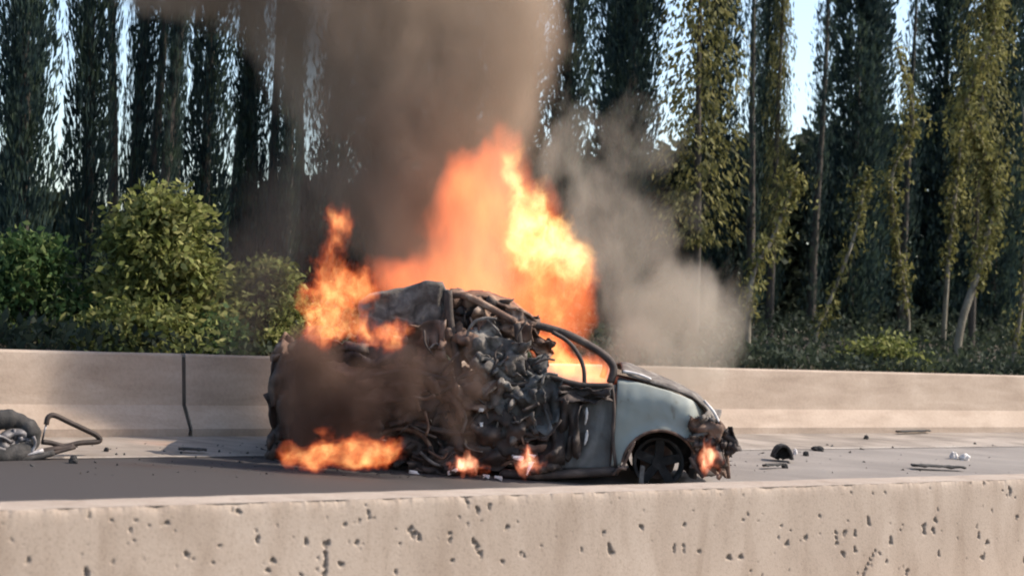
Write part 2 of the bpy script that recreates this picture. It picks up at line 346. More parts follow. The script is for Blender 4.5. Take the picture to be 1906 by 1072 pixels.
# its body: top, road side, foot on the camera side and the lengths beyond the picture
def near_body(t0, t1, n, face):
    a0 = [(0.016, ZT), (TW-0.02, ZT+0.004), (TW, ZT-0.02), (TW+0.06, ZT-0.5), (TW+0.25, (V_NB+TW)*SLOPE-0.2)]
    zb = (V_NB-0.5)*SLOPE
    low = [(-0.32, zb-0.1), (-0.32, zb+0.06), (-0.054, ZT-0.72)]
    prof = low + ([(0.004, ZT-0.012)] if face else []) + a0
    V = []; F = []; k = len(prof)
    for i in range(n+1):
        t = t0+(t1-t0)*i/n
        for (a, z) in prof:
            p = Vector((P_CAR.x, P_CAR.y, 0)) + U*t + NV*(V_NB+a); w = 0.004*fbm((t*3, a*5, z*3)) if z > ZT-0.3 else 0
            V.append((p.x, p.y, z+w*0.8 if a < TW else z))
    for i in range(n):
        for j in range(k-1):
            if not face and j == 2: continue
            F.append((i*k+j, i*k+j+1, (i+1)*k+j+1, (i+1)*k+j))
    return pyd('barrier_body', V, F)
link('barrier_body', near_body(tL, tR, 500, False), CONCN, nb)
link('barrier_body', near_body(-40, tL, 120, True), CONCN, nb); link('barrier_body', near_body(tR, 120, 200, True), CONCN, nb)

# ------------------------------------------------------------------ vegetation
def leaf_cloud(P, D, Ls, Ws, fold=0.15):             # diamond leaves at P along D
    n = len(P); D = D/np.linalg.norm(D, axis=1, keepdims=True)
    R = RNG.normal(size=(n, 3)); S = np.cross(D, R); S /= np.linalg.norm(S, axis=1, keepdims=True)+1e-9; Nn_ = np.cross(D, S)
    Ls = np.broadcast_to(Ls, n)[:, None]; Ws = np.broadcast_to(Ws, n)[:, None]
    a = P; b = P+D*Ls*0.45+S*Ws*0.5+Nn_*Ws*fold; c = P+D*Ls; d = P+D*Ls*0.45-S*Ws*0.5+Nn_*Ws*fold
    V = np.stack([a, b, c, d], 1).reshape(-1, 3); F = np.arange(4*n).reshape(n, 4); return V, F
def spot(px, d, py=690):                             # verge point d metres behind the barrier, in the picture column px
    v = VB0 + d; p = vplane(px, py, v); p.z = verge_z(v); return p
def cypress_mesh(w, h, n, seed, droop=False, lmin=0.10, lmax=0.26):
    r = np.random.default_rng(seed); z = r.uniform(0.02, 1, n)**0.95*h; a = r.uniform(0, 2*math.pi, n)
    ph = r.uniform(0, 6.28, 8)
    prof = np.clip(np.minimum(z/0.5, 1.0), 0.4, 1)*np.clip((h-z)/(h*0.45), 0, 1)**0.6
    lump = 1+0.22*np.sin(3*a+ph[0]+2.2*z)+0.20*np.sin(2*a-3.1*z+ph[1])+0.16*np.sin(5*a+4.7*z+ph[2])+0.14*np.sin(7.3*z+ph[3])
    rad = w*0.5*prof*lump*np.sqrt(r.uniform(0.05, 1.0, n))
    cl = np.sin(9*a+5.3*z+ph[4])*np.sin(2.9*z*2+ph[5]+3*a) ; wisp = r.uniform(0, 1, n) < 0.15
    rad = np.where(wisp, w*0.5*prof*(1.0+0.55*np.abs(cl)*r.uniform(0, 1, n)+0.1), rad)
    P = np.stack([rad*np.cos(a), rad*np.sin(a), z], 1)
    if droop: D = np.stack([np.cos(a)*0.25, np.sin(a)*0.25, np.full(n, -1.0)], 1)+r.normal(0, 0.25, (n, 3))
    else: D = np.stack([np.cos(a)*0.35, np.sin(a)*0.35, np.full(n, 1.0)], 1)+r.normal(0, 0.22, (n, 3))
    L_ = r.uniform(lmin, lmax, n); V, F = leaf_cloud(P, D, L_, L_*r.uniform(0.22, 0.38, n))
    return mesh_np('crown', V, F)
CYP = [cypress_mesh(1.0, 1.0*9, 19000, s, False, 0.07, 0.19) for s in (1, 2, 3, 4)]
SPARSE = cypress_mesh(1.0, 9, 3000, 5, False, 0.08, 0.2); SPARSE.materials.append(LF_CYP)
for m_ in CYP: m_.materials.append(LF_CYP)
OLV = [cypress_mesh(1.0, 9, 4600, s, True, 0.08, 0.2) for s in (11, 12)]
for m_ in OLV: m_.materials.append(LF_OLIVE)
TRK = from_bm('trunk', tube_bm(smooth_path([(0, 0, -0.3), (0.03, 0.0, 2), (-0.02, 0.03, 5), (0.02, 0, 8.6)], 4), 0.11, 8, taper=np.linspace(1, 0.15, 13)), True)
TRK.materials.append(DBARK)
def tree(name, p, mesh, sx, sz, label, group, rot=0.0, lean=(0, 0)):
    t = empty(name, p); tag(t, label, 'tree', group); t.rotation_euler = (lean[0], lean[1], rot)
    c = link('crown', mesh, None, t); c.scale = (sx, sx, sz)
    k = link('trunk', TRK, None, t); k.scale = (1, 1, sz); return t
# dark columns between the slits of sky: (left px, right px, metres behind barrier, kind, label)
GAPS = [-40, 95, 196, 262, 312, 415, 490, 545, 646, 760, 880, 985, 1078, 1196, 1385]
LAB = ['dark cypress cut off by the left edge, above the low bushes', 'dark cypress between the two leftmost slits of sky', 'narrow dark cypress behind the tall bush, left part of its top', 'narrow dark cypress rising straight above the tall bush',
 'broad dark cypress just right of the tall bush', 'dark cypress to the left of the blue slit of sky beside the smoke', 'slim dark cypress to the right of the blue slit of sky', 'dark cypress half veiled by the left edge of the smoke plume',
 'dark cypress behind the smoke above the rear flames', 'dark cypress hidden behind the middle of the smoke plume', 'dark cypress behind the smoke above the main fire', 'dark cypress behind the right edge of the smoke column',
 'dark cypress just right of the smoke column', None]
GR = 'dark cypresses in a row behind the barrier'
for i in range(len(GAPS)-1):
    if LAB[i] is None: continue
    x0, x1 = GAPS[i], GAPS[i+1]; d = 5.0+0.7*((i*7) % 3)
    p = spot((x0+x1)/2 + 2, d); dp = (p-EYE).dot(fwd); w = (x1-x0)/FPX*dp
    tree('cypress_tree', p, CYP[i % 4], w*0.72, 1.0+0.05*(i % 3), LAB[i], GR, i*1.3, (0, math.radians(-1.5)))
# second row, further back: fills between but leaves slits
for (x, wpx, d, lab) in ((10, 60, 9, 'dark cypress in the back row at the far left'), 
        (700, 110, 9, 'dark cypress in the back row behind the rear smoke'), (820, 120, 9, 'dark cypress in the back row behind the plume'), (940, 120, 9, 'dark cypress in the back row above the yellow flame'),
        (1135, 100, 9.4, 'dark cypress in the back row right of the smoke column'), (1412, 56, 8.5, 'dark slim cypress to the left of the wide patch of sky'), 
        (1300, 80, 9, 'dark cypress behind the yellow-green tree'), (1575, 124, 8, 'broad dark cypress to the right of the wide patch of sky'), (1612, 60, 9, 'dark cypress left of the small bright slit at upper right'), (1750, 115, 8.6, 'dark cypress right of the small bright slit at upper right'),
        (1840, 110, 8.2, 'dark cypress behind the tall olive tree at the right'), (1930, 110, 8.4, 'dark cypress cut off by the right edge')):
    p = spot(x, d); dp = (p-EYE).dot(fwd); w = wpx/FPX*dp
    tree('cypress_tree', p, CYP[(x*3) % 4], w*0.92, 1.15, lab, GR, x*0.37, (0, math.radians(-1.0)))
for (x, wpx, lab) in ((198, 40, 'thin see-through tree in the second slit of sky from the left'), (264, 40, 'thin see-through tree in the slit above the left side of the tall bush'), (314, 40, 'thin see-through tree in the slit above the right side of the tall bush'),
        (418, 44, 'thin see-through tree right of the tall bush'), (492, 46, 'thin see-through tree in the bluish slit left of the smoke'), (548, 40, 'thin see-through tree at the smoke edge'), (1390, 50, 'thin see-through tree just right of the yellow-green tree'), (1505, 44, 'thin see-through tree against the wide patch of sky'), (1672, 46, 'thin see-through tree in the small slit at upper right')):
    p = spot(x, 7.6); dp = (p-EYE).dot(fwd)
    tree('young_tree', p, SPARSE, wpx/FPX*dp, 1.0, lab, 'thin young trees between the dark cypresses', x*0.7, (0, math.radians(-2.0)))
# yellow-green hanging trees
for (x, wpx, d, lab, k) in ((1288, 135, 4.2, 'yellow-green tree with hanging foliage beside the grey smoke', 0), (1805, 95, 4.6, 'olive-green tree with hanging foliage near the right edge', 1), (1428, 44, 6.5, 'thin olive tree left of the wide patch of sky', 1)):
    p = spot(x, d); dp = (p-EYE).dot(fwd); w = wpx/FPX*dp
    t = empty('willow_tree', p); tag(t, lab, 'tree'); t.rotation_euler = (0, math.radians(-1), x)
    c = link('crown', OLV[k], None, t); c.scale = (w, w, 0.72 if k == 0 else 0.70); c.location.z = 1.5 if x < 1500 else 2.2
    kk = link('trunk', TRK, None, t); kk.scale = (0.8, 0.8, 0.95)
# slim leaning trunks with ivy at the right
def slim_tree(pix, d, rad, label, ivy=0):
    pts = []; 
    for (x, y) in pix:
        p = vplane(x, y, VB0+d); pts.append(p)
    b = Vector(pts[0]); t = empty('slim_tree', b); tag(t, label, 'tree', 'slim pale trunks at the right')
    path = smooth_path([p-b for p in pts], 5); path[0].z -= 0.5
    link('trunk', from_bm('trunk', tube_bm(path, rad, 8, taper=np.linspace(1, 0.45, len(path))), True), BARK, t)
    if ivy:
        P = []; n = len(path)
        for k in range(ivy):
            f = RNG.uniform(0.25, 1)*(n-1.001); i = int(f); q = path[i].lerp(path[i+1], f-i); cw = rad*1.0+0.10*max(0, math.sin(f*1.1+rad*90))*f/n*2; P.append(np.array(q)+RNG.normal(0, 1, 3)*np.array([cw, cw, 0.12]))
        P = np.array(P); D = RNG.normal(0, 0.5, P.shape)+np.array([0, 0, -0.8]); L_ = RNG.uniform(0.06, 0.14, len(P))
        V, F = leaf_cloud(P, D, L_, L_*0.5); link('crown', mesh_np('crown', V, F), LF_IVY, t)
slim_tree([(1392, 700), (1392, 600), (1402, 510), (1440, 440), (1470, 360), (1482, 320)], 2.6, 0.055, 'slim pale trunk leaning right at the edge of the grey smoke', 900)
slim_tree([(1776, 700), (1790, 600), (1822, 500), (1848, 380), (1838, 300), (1800, 190), (1845, 80), (1850, -30)], 2.8, 0.075, 'tall crooked pale trunk with ivy near the right edge', 3600)
slim_tree([(1882, 705), (1890, 640), (1902, 560), (1912, 400), (1905, 200)], 3.0, 0.055, 'pale trunk cut by the right edge behind the barrier', 350)
slim_tree([(1520, 690), (1519, 620), (1545, 560), (1590, 440), (1604, 370), (1612, 330)], 4.0, 0.045, 'thin curved trunk with an ivy clump right of the sky patch', 700)
slim_tree([(1686, 690), (1690, 590), (1672, 470), (1660, 330), (1700, 230), (1672, 90)], 4.4, 0.045, 'thin bent trunk with ivy below the small bright slit', 1300)
slim_tree([(1755, 640), (1768, 450), (1782, 330), (1790, 240)], 4.2, 0.05, 'straight thin trunk to the left of the tall crooked trunk', 900)
# bushes
def bush(px, py_top, wpx, d, mat, label, n=2600, leaf=(0.07, 0.15), nc=60):
    p = spot(px, d); dp = (p-EYE).dot(fwd); w = wpx/FPX*dp; h = (vplane(px, py_top, VB0+d).z-p.z)
    t = empty('bush', p); tag(t, label, 'bush', 'leafy bushes behind the barrier')
    cs = []
    for _ in range(nc):
        a = random.uniform(0, 6.283); f = random.uniform(0.05, 1); rr = max(0, 1-f**1.25)**0.8*random.uniform(0.5, 1.0)+0.06
        cs.append((math.cos(a)*rr*w*0.5, math.sin(a)*rr*w*0.42, f*h*0.95))
    cs = np.array(cs); k = RNG.integers(0, nc, n); cr = 0.06*w+0.06
    P = cs[k]+RNG.normal(0, 1, (n, 3))*np.array([cr, cr, cr*0.55])
    P[:, 2] = np.maximum(P[:, 2], 0.02)
    D = np.stack([P[:, 0]/w, P[:, 1]/w, np.full(n, 0.15)], 1)+RNG.normal(0, 0.45, (n, 3)); D[:, 2] -= 0.25
    L_ = RNG.uniform(leaf[0], leaf[1], n); V, F = leaf_cloud(P, D, L_, L_*RNG.uniform(0.4, 0.65, n))
    link('crown', mesh_np('crown', V, F), mat, t)
    bm = bmesh.new()
    for q in cs[::3]: tube_bm(smooth_path([(0, 0, -0.1), (q[0]*0.35, q[1]*0.35, q[2]*0.55), tuple(q)], 3), 0.016, 5, bm, np.linspace(1, 0.35, 7))
    link('stem', from_bm('stem', bm), DBARK, t)
bush(285, 350, 290, 1.8, LF_BUSH, 'tallest leafy bush, pointed and sunlit, at left behind the barrier', 9500, (0.06, 0.14), 80)
bush(48, 450, 290, 2.4, LF_BUSH2, 'wide deep-green bush at the left edge above the barrier', 6500, (0.06, 0.13), 70)
bush(488, 490, 200, 1.5, LF_BUSH, 'rounded leafy bush beside the flames at the rear of the car', 4500, (0.06, 0.12), 50)
bush(245, 575, 330, 1.2, LF_BUSH, 'low bush spreading along the foot of the tallest bush', 2600, (0.06, 0.12), 60)
bush(1650, 630, 190, 1.6, LF_BUSH, 'small low bush behind the barrier at the right', 1500, (0.06, 0.12), 40)
bush(400, 590, 130, 1.0, LF_BUSH2, 'small low bush left of the rounded bush by the flames', 1100, (0.06, 0.12), 30)
# dark thicket behind everything, and the low weeds on the verge
n = 70000
px_ = RNG.uniform(-300, 2250, n); dd_ = RNG.uniform(9.5, 13.5, n)
P = np.zeros((n, 3))
topy = np.interp(px_, [-300, 0, 200, 400, 600, 1000, 1200, 1400, 1500, 1650, 1950, 2250], [300, 420, 420, 400, 360, 320, 300, 290, 270, 250, 150, 150])
u_ = np.linspace(-300, 2250, 120); base_p = np.array([np.array(vplane(x, 690, VB0+11.5)) for x in u_]); top_z = np.array([vplane(x, np.interp(x, [-300, 0, 200, 400, 600, 1000, 1200, 1400, 1500, 1650, 1950, 2250], [300, 420, 420, 400, 360, 320, 300, 290, 270, 250, 150, 150]), VB0+11.5).z for x in u_])
tL_ = np.interp(px_, u_, (base_p-np.array(P_CAR)) @ Ua)
tz = np.interp(px_, u_, top_z)
zz = verge_z(VB0+11) + (tz-verge_z(VB0+11))*(1-RNG.uniform(0, 1, n)**1.5*1.0) + 0.35*np.sin(tL_*2.1)*np.sin(tL_*0.83+1)
P = np.array([P_CAR.x, P_CAR.y, 0])+tL_[:, None]*Ua+(VB0+dd_)[:, None]*Na; P[:, 2] = np.where(RNG.uniform(0, 1, n) < 0.5, zz, verge_z(VB0+11)+(tz-verge_z(VB0+11))*RNG.uniform(0, 0.95, n))
D = RNG.normal(0, 0.5, (n, 3))+np.array([0, 0, 0.3]); L_ = RNG.uniform(0.18, 0.42, n); V, F = leaf_cloud(P, D, L_, L_*0.55)
tag(link('thicket', mesh_np('thicket', V, F), LF_HEDGE), 'dense dark thicket closing the view behind the trees', 'thicket', None, 'stuff')
n = 80000
t_ = RNG.uniform(-16, 60, n); v_ = VB0+0.5+10.5*RNG.uniform(0, 1, n)**1.5
hm = (0.25+0.55*np.clip((v_-VB0)/8, 0, 1))*(0.75+0.35*np.sin(t_*0.9+v_)*np.sin(t_*0.37+2))
P = np.array([P_CAR.x, P_CAR.y, 0])+t_[:, None]*Ua+v_[:, None]*Na
P[:, 2] = Z_BT-0.16+np.minimum(v_-VB0, 9)*0.075+hm*RNG.uniform(0, 1, n)
D = RNG.normal(0, 0.5, (n, 3))+np.array([0, 0, 0.5]); L_ = RNG.uniform(0.07, 0.17, n); V, F = leaf_cloud(P, D, L_, L_*0.5)
tag(link('undergrowth', mesh_np('undergrowth', V, F), LF_HEDGE), 'dark leafy undergrowth at the feet of the trees', 'undergrowth', None, 'stuff')
n = 16000
t_ = RNG.uniform(-12, 32, n); v_ = VB0+np.abs(RNG.normal(0, 1.0, n))*2.2+0.05
P = np.array([P_CAR.x, P_CAR.y, 0])+t_[:, None]*Ua+v_[:, None]*Na
keep = RNG.uniform(0, 1, n) < (0.5+0.5*np.sin(t_*1.7)*np.sin(t_*0.61+v_)); P[:, 2] = Z_BT-0.17+np.minimum(v_-VB0, 9)*0.075+RNG.uniform(0, 0.09, n)
P = P[keep]; D = RNG.normal(0, 0.6, P.shape)+np.array([0, 0, 0.7]); L_ = RNG.uniform(0.05, 0.13, len(P)); V, F = leaf_cloud(P, D, L_, L_*0.35)
tag(link('weeds', mesh_np('weeds', V, F), leaf_mat('dry_weeds', (0.03, 0.028, 0.016), (0.05, 0.046, 0.026), (0.09, 0.08, 0.045), 3)), 'low dry weeds on the earth verge behind the far barrier', 'weeds', None, 'stuff')

# ------------------------------------------------------------------ the burning car
gl = on_road(520, 884); gr = on_road(1350, 891)
XA = Vector((1, 0, NV.x*SLOPE)).normalized(); YA = Vector((0, 1, 0))
print('car axis', XA[:], 'len', (gr-gl).length)
ORG = Vector(P_CAR)
CARM = Matrix((XA, YA, XA.cross(YA))).transposed().to_4x4(); CARM.translation = ORG
CINV = CARM.inverted()
car = empty('burning_car', ORG); car.matrix_world = CARM
tag(car, 'wrecked grey car burnt out and on fire, its side torn open, front facing right', 'car')
def S(px, py, y=0.0):                                # car-local point at lateral depth y seen at a pixel
    d = CINV.to_3x3() @ ray(px, py); e = CINV @ EYE; return e + d*((y-e.y)/d.y)
def xz(px, py): p = S(px, py, 0.0); return p.x, p.z
def lerp(a, b, t): return a+(b-a)*t
def curve(pts):
    P_ = [xz(*q) for q in pts]; X = [p[0] for p in P_]; Z = [p[1] for p in P_]
    return lambda x: float(np.interp(x, X, Z))
CW = 1.66
# front fender: sheet between its top line and the wheel arch
xF0 = xz(1143, 800)[0]; xF1 = xz(1332, 800)[0]
top = curve([(1140, 708), (1165, 708), (1200, 714), (1250, 728), (1290, 745), (1315, 764), (1335, 795)])
axc, azc = xz(1228, 872); ar = 0.355
zb = curve([(1140, 868), (1165, 862), (1300, 850), (1335, 835)])
def bottom(x):
    z = zb(x)
    if abs(x-axc) < ar: z = max(z, azc+math.sqrt(ar*ar-(x-axc)**2))
    return z
def fender(y0, sgn):
    def fn(u, v):
        x = lerp(xF0, xF1, u); b = bottom(x); t = top(x); z = lerp(b, max(t, b+0.01), v)
        y = 0.02*math.cos(v*3.1)+0.10*v**3 - 0.035*math.exp(-((math.hypot(x-axc, z-azc)-ar)/0.06)**2)
        y += 0.42*max(0, (u-0.68)/0.32)**2.2 + 0.012*fbm((x*3, z*3, 1)) + 0.03*max(0, u-0.7)*fbm((x*9, z*9, 2))
        return (x, y0+sgn*y, z+0.004*fbm((x*8, z*8, 5)))
    return thick(grid_bm(fn, 56, 22), 0.012)
fo = link('front_fender', from_bm('front_fender', fender(0, 1), True), PAINT, car)
link('front_fender', from_bm('front_fender', fender(CW, -1), True), SOOT, car)
# arch lip
lip = smooth_path([(axc+math.cos(a)*ar, -0.022+0.42*max(0, ((axc+math.cos(a)*ar-xF0)/(xF1-xF0)-0.68)/0.32)**2.2, azc+math.sin(a)*ar) for a in np.linspace(math.pi*0.97, math.pi*0.1, 14)], 2)
link('arch_lip', from_bm('arch_lip', tube_bm(lip, 0.014, 6), True), RUST, fo)
# inner arch liner
link('arch_liner', from_bm('arch_liner', grid_bm(lambda u, v: (axc+math.cos(math.pi*u)*(ar+0.01), 0.02+v*0.6, azc+math.sin(math.pi*u)*(ar+0.01)), 16, 3), True), SOOT, car)
# bonnet
hb = curve([(1148, 694), (1185, 698), (1240, 716), (1290, 736), (1316, 754), (1338, 784)]); xH0 = xz(1158, 700)[0]; xH1 = xz(1340, 780)[0]
def bon(u, v):
    x = lerp(xH0, xH1, u)+0.10*math.sin(v*math.pi)*u; z = hb(x) if u < 0.98 else hb(x)
    z += 0.07*math.sin(v*math.pi) + 0.028*fbm((x*2.2, v*3, 3)) + 0.035*math.exp(-((u-0.05)/0.08)**2)*(0.6+0.6*math.sin(v*7)) - 0.02*(u > 0.05)*math.exp(-((v)/0.04)**2)
    return (x, 0.09+0.25*max(0, u-0.72)+v*(CW-0.18-0.5*max(0, u-0.72)), z)
bo = link('bonnet', from_bm('bonnet', thick(grid_bm(bon, 40, 24), 0.014), True), ASHM, car)
# ash-white rear lip of the bonnet with dark cowl below
pts = [(1160, 691), (1178, 694), (1196, 699), (1212, 706)]
link('bonnet_hinge', from_bm('bonnet_hinge', tube_bm(smooth_path([S(x, y, 0.10) for x, y in pts], 4), 0.022, 7, taper=np.linspace(0.7, 0.5, 13)), True), PALE, car)
link('cowl', from_bm('cowl', box_bm(S(1165, 708, 0.85), (0.26, 1.5, 0.06), Matrix.Rotation(0.15, 3, 'Y'), None, 0.02)), SOOT, car)
# nose: slam panel, radiator, grille debris, headlight housings, bumper
xN = xz(1330, 820)[0]
link('radiator_panel', from_bm('radiator_panel', thick(grid_bm(lambda u, v: (xN-0.12+0.06*fbm((u*4, v*4, 7))+0.05*v, 0.18+u*1.3, 0.12+v*0.52), 18, 10), 0.03)), SOOT, car)
for k, y in enumerate((0.18, CW-0.45)):
    hl = link('headlight', from_bm('headlight', tube_bm([(xN-0.16, y+0.1, 0.56), (xN-0.02, y+0.06, 0.55)], 0.10, 12, taper=[0.8, 1]), True), SOOT, car)
    link('reflector', from_bm('reflector', tube_bm([(xN-0.019, y+0.06, 0.55), (xN-0.012, y+0.06, 0.55)], 0.07, 12)), ASHM, hl)
def bmp(u, v):
    a = u*2-1; return (xz(1352, 830)[0]+0.04-0.22*abs(a)**3+0.03*fbm((u*6, v*3, 9)), 0.06+u*(CW-0.12), lerp(0.16, 0.43, v)+0.03*fbm((u*5, v*2, 1)))
link('front_bumper', from_bm('front_bumper', thick(grid_bm(bmp, 30, 8), 0.03), True), SOOT, car)
for pix, y, r, m_ in (([(1342, 800), (1352, 812), (1368, 822), (1364, 838), (1350, 842)], -0.02, 0.034, SOOT), ([(1338, 785), (1348, 800), (1352, 840), (1356, 890)], 0.02, 0.022, RUST), ([(1300, 800), (1318, 790), (1335, 806), (1330, 835)], -0.01, 0.024, RUST),
        ([(1296, 838), (1310, 822), (1328, 818), (1345, 830)], -0.02, 0.020, ASHM), ([(1305, 850), (1320, 868), (1340, 886)], -0.03, 0.018, RUST), ([(1290, 812), (1308, 808), (1322, 800)], -0.03, 0.022, ASHM), ([(1285, 850), (1297, 872), (1310, 888)], 0.0, 0.022, SOOT), ([(1310, 745), (1328, 766), (1338, 786)], 0.03, 0.014, PALE)):
    link('bent_strut', from_bm('bent_strut', tube_bm(smooth_path([S(a, b, y) for a, b in pix], 4), r, 7), True), m_, car)
# door
xD0 = xz(1040, 800)[0]; xD1 = xz(1141, 800)[0]
dt = curve([(1040, 722), (1090, 722), (1141, 716)]); db = curve([(1040, 872), (1141, 876)])
def door(u, v):
    x = lerp(xD0, xD1, u); z = lerp(db(x), dt(x), v)
    return (x, 0.03+0.05*v*v-0.02*math.sin(v*3)+0.022*fbm((x*4, z*4, 4))+0.05*(1-u)*fbm((x*7, z*5, 8)), z)
do = link('front_door', from_bm('front_door', thick(grid_bm(door, 22, 30), 0.03), True), DOORM, car)
for pa in (((1092, 758), (1089, 790)), ((1093, 800), (1088, 828))):  # pale strips for sunlit trim edges; the brightness is in the material colour
    (a, b), (c, d) = pa
    link('door_trim', from_bm('door_trim', tube_bm(smooth_path([S(a, b, -0.02), S((a+c)/2+1, (b+d)/2, -0.028), S(c, d, -0.02)], 4), 0.016, 8, taper=[0.35, .6, .9, 1, .8, .95, .7, .6, .3]), True), PALE, do)
link('sill', from_bm('sill', tube_bm(smooth_path([S(930, 880, 0.02), S(1000, 884, 0.0), S(1080, 880, 0.01), S(1150, 876, 0.02)], 5), 0.045, 8), True), SOOT, car)
link('fender_edge', from_bm('fender_edge', tube_bm(smooth_path([S(1139, 716, 0.0), S(1143, 760, -0.01), S(1141, 820, -0.01), S(1147, 872, 0.0)], 4), 0.016, 6), True), SOOT, car)
for pix, y in (([(1148, 880), (1160, 866), (1168, 850), (1180, 824)], -0.03), ([(1140, 884), (1152, 872), (1166, 872)], -0.05)):
    link('bent_strut', from_bm('bent_strut', tube_bm(smooth_path([S(a, b, y) for a, b in pix], 4), 0.015, 6), True), RUST, car)
# windscreen frame, door window frame, their far-side twins
fr = [(958, 601), (1000, 606), (1050, 620), (1095, 642), (1128, 664), (1142, 686), (1136, 712)]
def pillar(pix, y, r, name, m_=SOOT, ins=0.0):
    return link(name, from_bm(name, tube_bm(smooth_path([S(a, b, y+ins*(1-i/len(pix))) for i, (a, b) in enumerate(pix)], 6), r, 8), True), m_, car)
pillar(fr, 0.10, 0.038, 'windscreen_pillar', SOOT, 0.12)
pillar([(1028, 618), (1055, 634), (1074, 656), (1086, 684), (1088, 716)], 0.06, 0.020, 'window_frame')
xy0 = [CINV @ (CARM @ S(a, b, 0.1)) for a, b in fr]
link('windscreen_pillar', from_bm('windscreen_pillar', tube_bm(smooth_path([(p.x, CW-0.15-0.1*(1-i/7), p.z) for i, p in enumerate(xy0)], 5), 0.032, 8), True), SOOT, car)
p0 = xy0[0]; link('roof_rail', from_bm('roof_rail', tube_bm([(p0.x+0.02, 0.2, p0.z+0.02), (p0.x, 0.8, p0.z+0.06), (p0.x+0.02, CW-0.25, p0.z+0.02)], 0.035, 8), True), SOOT, car)
# window sill edge of the door (dark bar under the fire)
pillar([(1000, 690), (1030, 702), (1080, 716), (1140, 718)], 0.0, 0.026, 'window_sill')
# roof, buckled
def roof(u, v):
    x, z = xz(lerp(842, 1000, u), lerp(552, 600, u**1.6) - 12*math.sin(u*3.1))
    return (x, 0.18+v*(CW-0.36), z+0.05*math.sin(v*math.pi)+0.05*fbm((u*4, v*3, 2)))
link('roof', from_bm('roof', thick(grid_bm(roof, 24, 20), 0.02), True), RUST, car)
# torn rear pillar panel standing up
def rp(u, v):
    pxx = lerp(668, 836, u); pyt = lerp(560, 524, min(1, u*1.4)) + (14 if u > 0.93 else 0); pyy = lerp(648, pyt, v)
    p = S(pxx + 4*fbm((u*3, v*4, 6)), pyy, 0.12+0.06*fbm((u*3, v*3, 3))+0.10*(u > 0.92)); return p
link('rear_pillar', from_bm('rear_pillar', thick(grid_bm(rp, 28, 14), 0.05), True), ASHM, car)
def rq(u, v):
    pxx = lerp(528+16*fbm((v*3.1, 4, 4)), 775, u); xw = (pxx-742)/62; bot = 868 if abs(xw) > 1 else 868-58*math.sqrt(max(0, 1-xw*xw)); pyy = lerp(bot, lerp(652, 640, u), v)
    return S(pxx, pyy, 0.05+0.35*max(0, 0.35-u)**1.5*3+0.03*fbm((u*6, v*5, 3)))
link('rear_quarter', from_bm('rear_quarter', thick(grid_bm(rq, 40, 20), 0.015), True), SOOT, car)
xR = xz(524, 800)[0]
link('tailgate', from_bm('tailgate', thick(grid_bm(lambda u, v: (xR+0.06+0.04*fbm((u*4, v*4, 12))-0.05*math.sin(u*3.1)+0.25*max(0, v-0.6), 0.15+u*(CW-0.3), 0.2+v*1.05), 20, 16), 0.03), True), SOOT, car)
link('rear_quarter', from_bm('rear_quarter', thick(grid_bm(lambda u, v: (lerp(xR+0.06, -0.8, u), CW-0.02-0.03*fbm((u*4, v*4, 3)), 0.2+v*0.85), 14, 10), 0.02), True), SOOT, car)
link('rear_bumper', from_bm('rear_bumper', thick(grid_bm(lambda u, v: (xR+0.2*abs(2*u-1)**3+0.02*fbm((u*9, v, 2)), 0.05+u*(CW-0.1), 0.14+0.28*v), 20, 6), 0.03), True), SOOT, car)
link('floor_pan', from_bm('floor_pan', thick(grid_bm(lambda u, v: (lerp(xR+0.1, 1.0, u), 0.06+v*(CW-0.12), 0.14+0.03*fbm((u*9, v*5, 2))), 30, 12), 0.03)), SOOT, car)
link('firewall', from_bm('firewall', thick(grid_bm(lambda u, v: (xF0+0.06+0.03*fbm((u*6, v*6, 1)), 0.08+u*(CW-0.16), 0.14+v*0.72), 16, 10), 0.03)), SOOT, car)
link('far_door', from_bm('far_door', thick(grid_bm(lambda u, v: (lerp(-0.8, xF0, u), CW-0.03, 0.2+v*0.68), 12, 8), 0.03)), SOOT, car)
link('engine', from_bm('engine', box_bm((xF0+0.55, 0.85, 0.45), (0.5, 0.75, 0.42), None, None, 0.06)), SOOT, car)
# wheels: tyres burnt off, bare rims
def wheel(name, x, y, z, r, sink=0):
    bm = bmesh.new(); n_ = 28
    prof = [(0.0, r*0.98), (0.02, r), (0.045, r*0.9), (0.16, r*0.88), (0.19, r*0.98), (0.2, r*0.96), (0.16, r*0.84), (0.05, r*0.84)]
    rg = [[bm.verts.new((x+math.cos(k*2*math.pi/n_)*q, y+a, z+math.sin(k*2*math.pi/n_)*q)) for k in range(n_)] for a, q in prof]
    for i in range(len(rg)):
        for k in range(n_): j = (i+1) % len(rg); bm.faces.new((rg[i][k], rg[i][(k+1) % n_], rg[j][(k+1) % n_], rg[j][k]))
    w = link(name, from_bm(name, bm, True), RUBBER, car)
    for k in range(5):
        a = k*2*math.pi/5+0.3; R_ = Matrix.Rotation(-a, 3, 'Y')
        link('spoke', from_bm('spoke', box_bm(Vector((x, y+0.045, z))+R_ @ Vector((r*0.45, 0, 0)), (r*0.86, 0.03, 0.085), R_, None, 0.008)), RUBBER, w)
    link('hub', from_bm('hub', tube_bm([(x, y+0.015, z), (x, y+0.13, z)], 0.065, 14)), RUBBER, w)
    link('brake_disc', from_bm('brake_disc', tube_bm([(x, y+0.135, z), (x, y+0.155, z)], r*0.68, 24)), RUST, w)
rw = 0.245
wheel('wheel', axc+0.01, 0.25, rw*0.98, rw); wheel('wheel', axc, CW-0.38, rw, rw)
xRW = xz(746, 860)[0]; wheel('wheel', xRW, 0.10, rw, rw); wheel('wheel', xRW, CW-0.28, rw, rw)
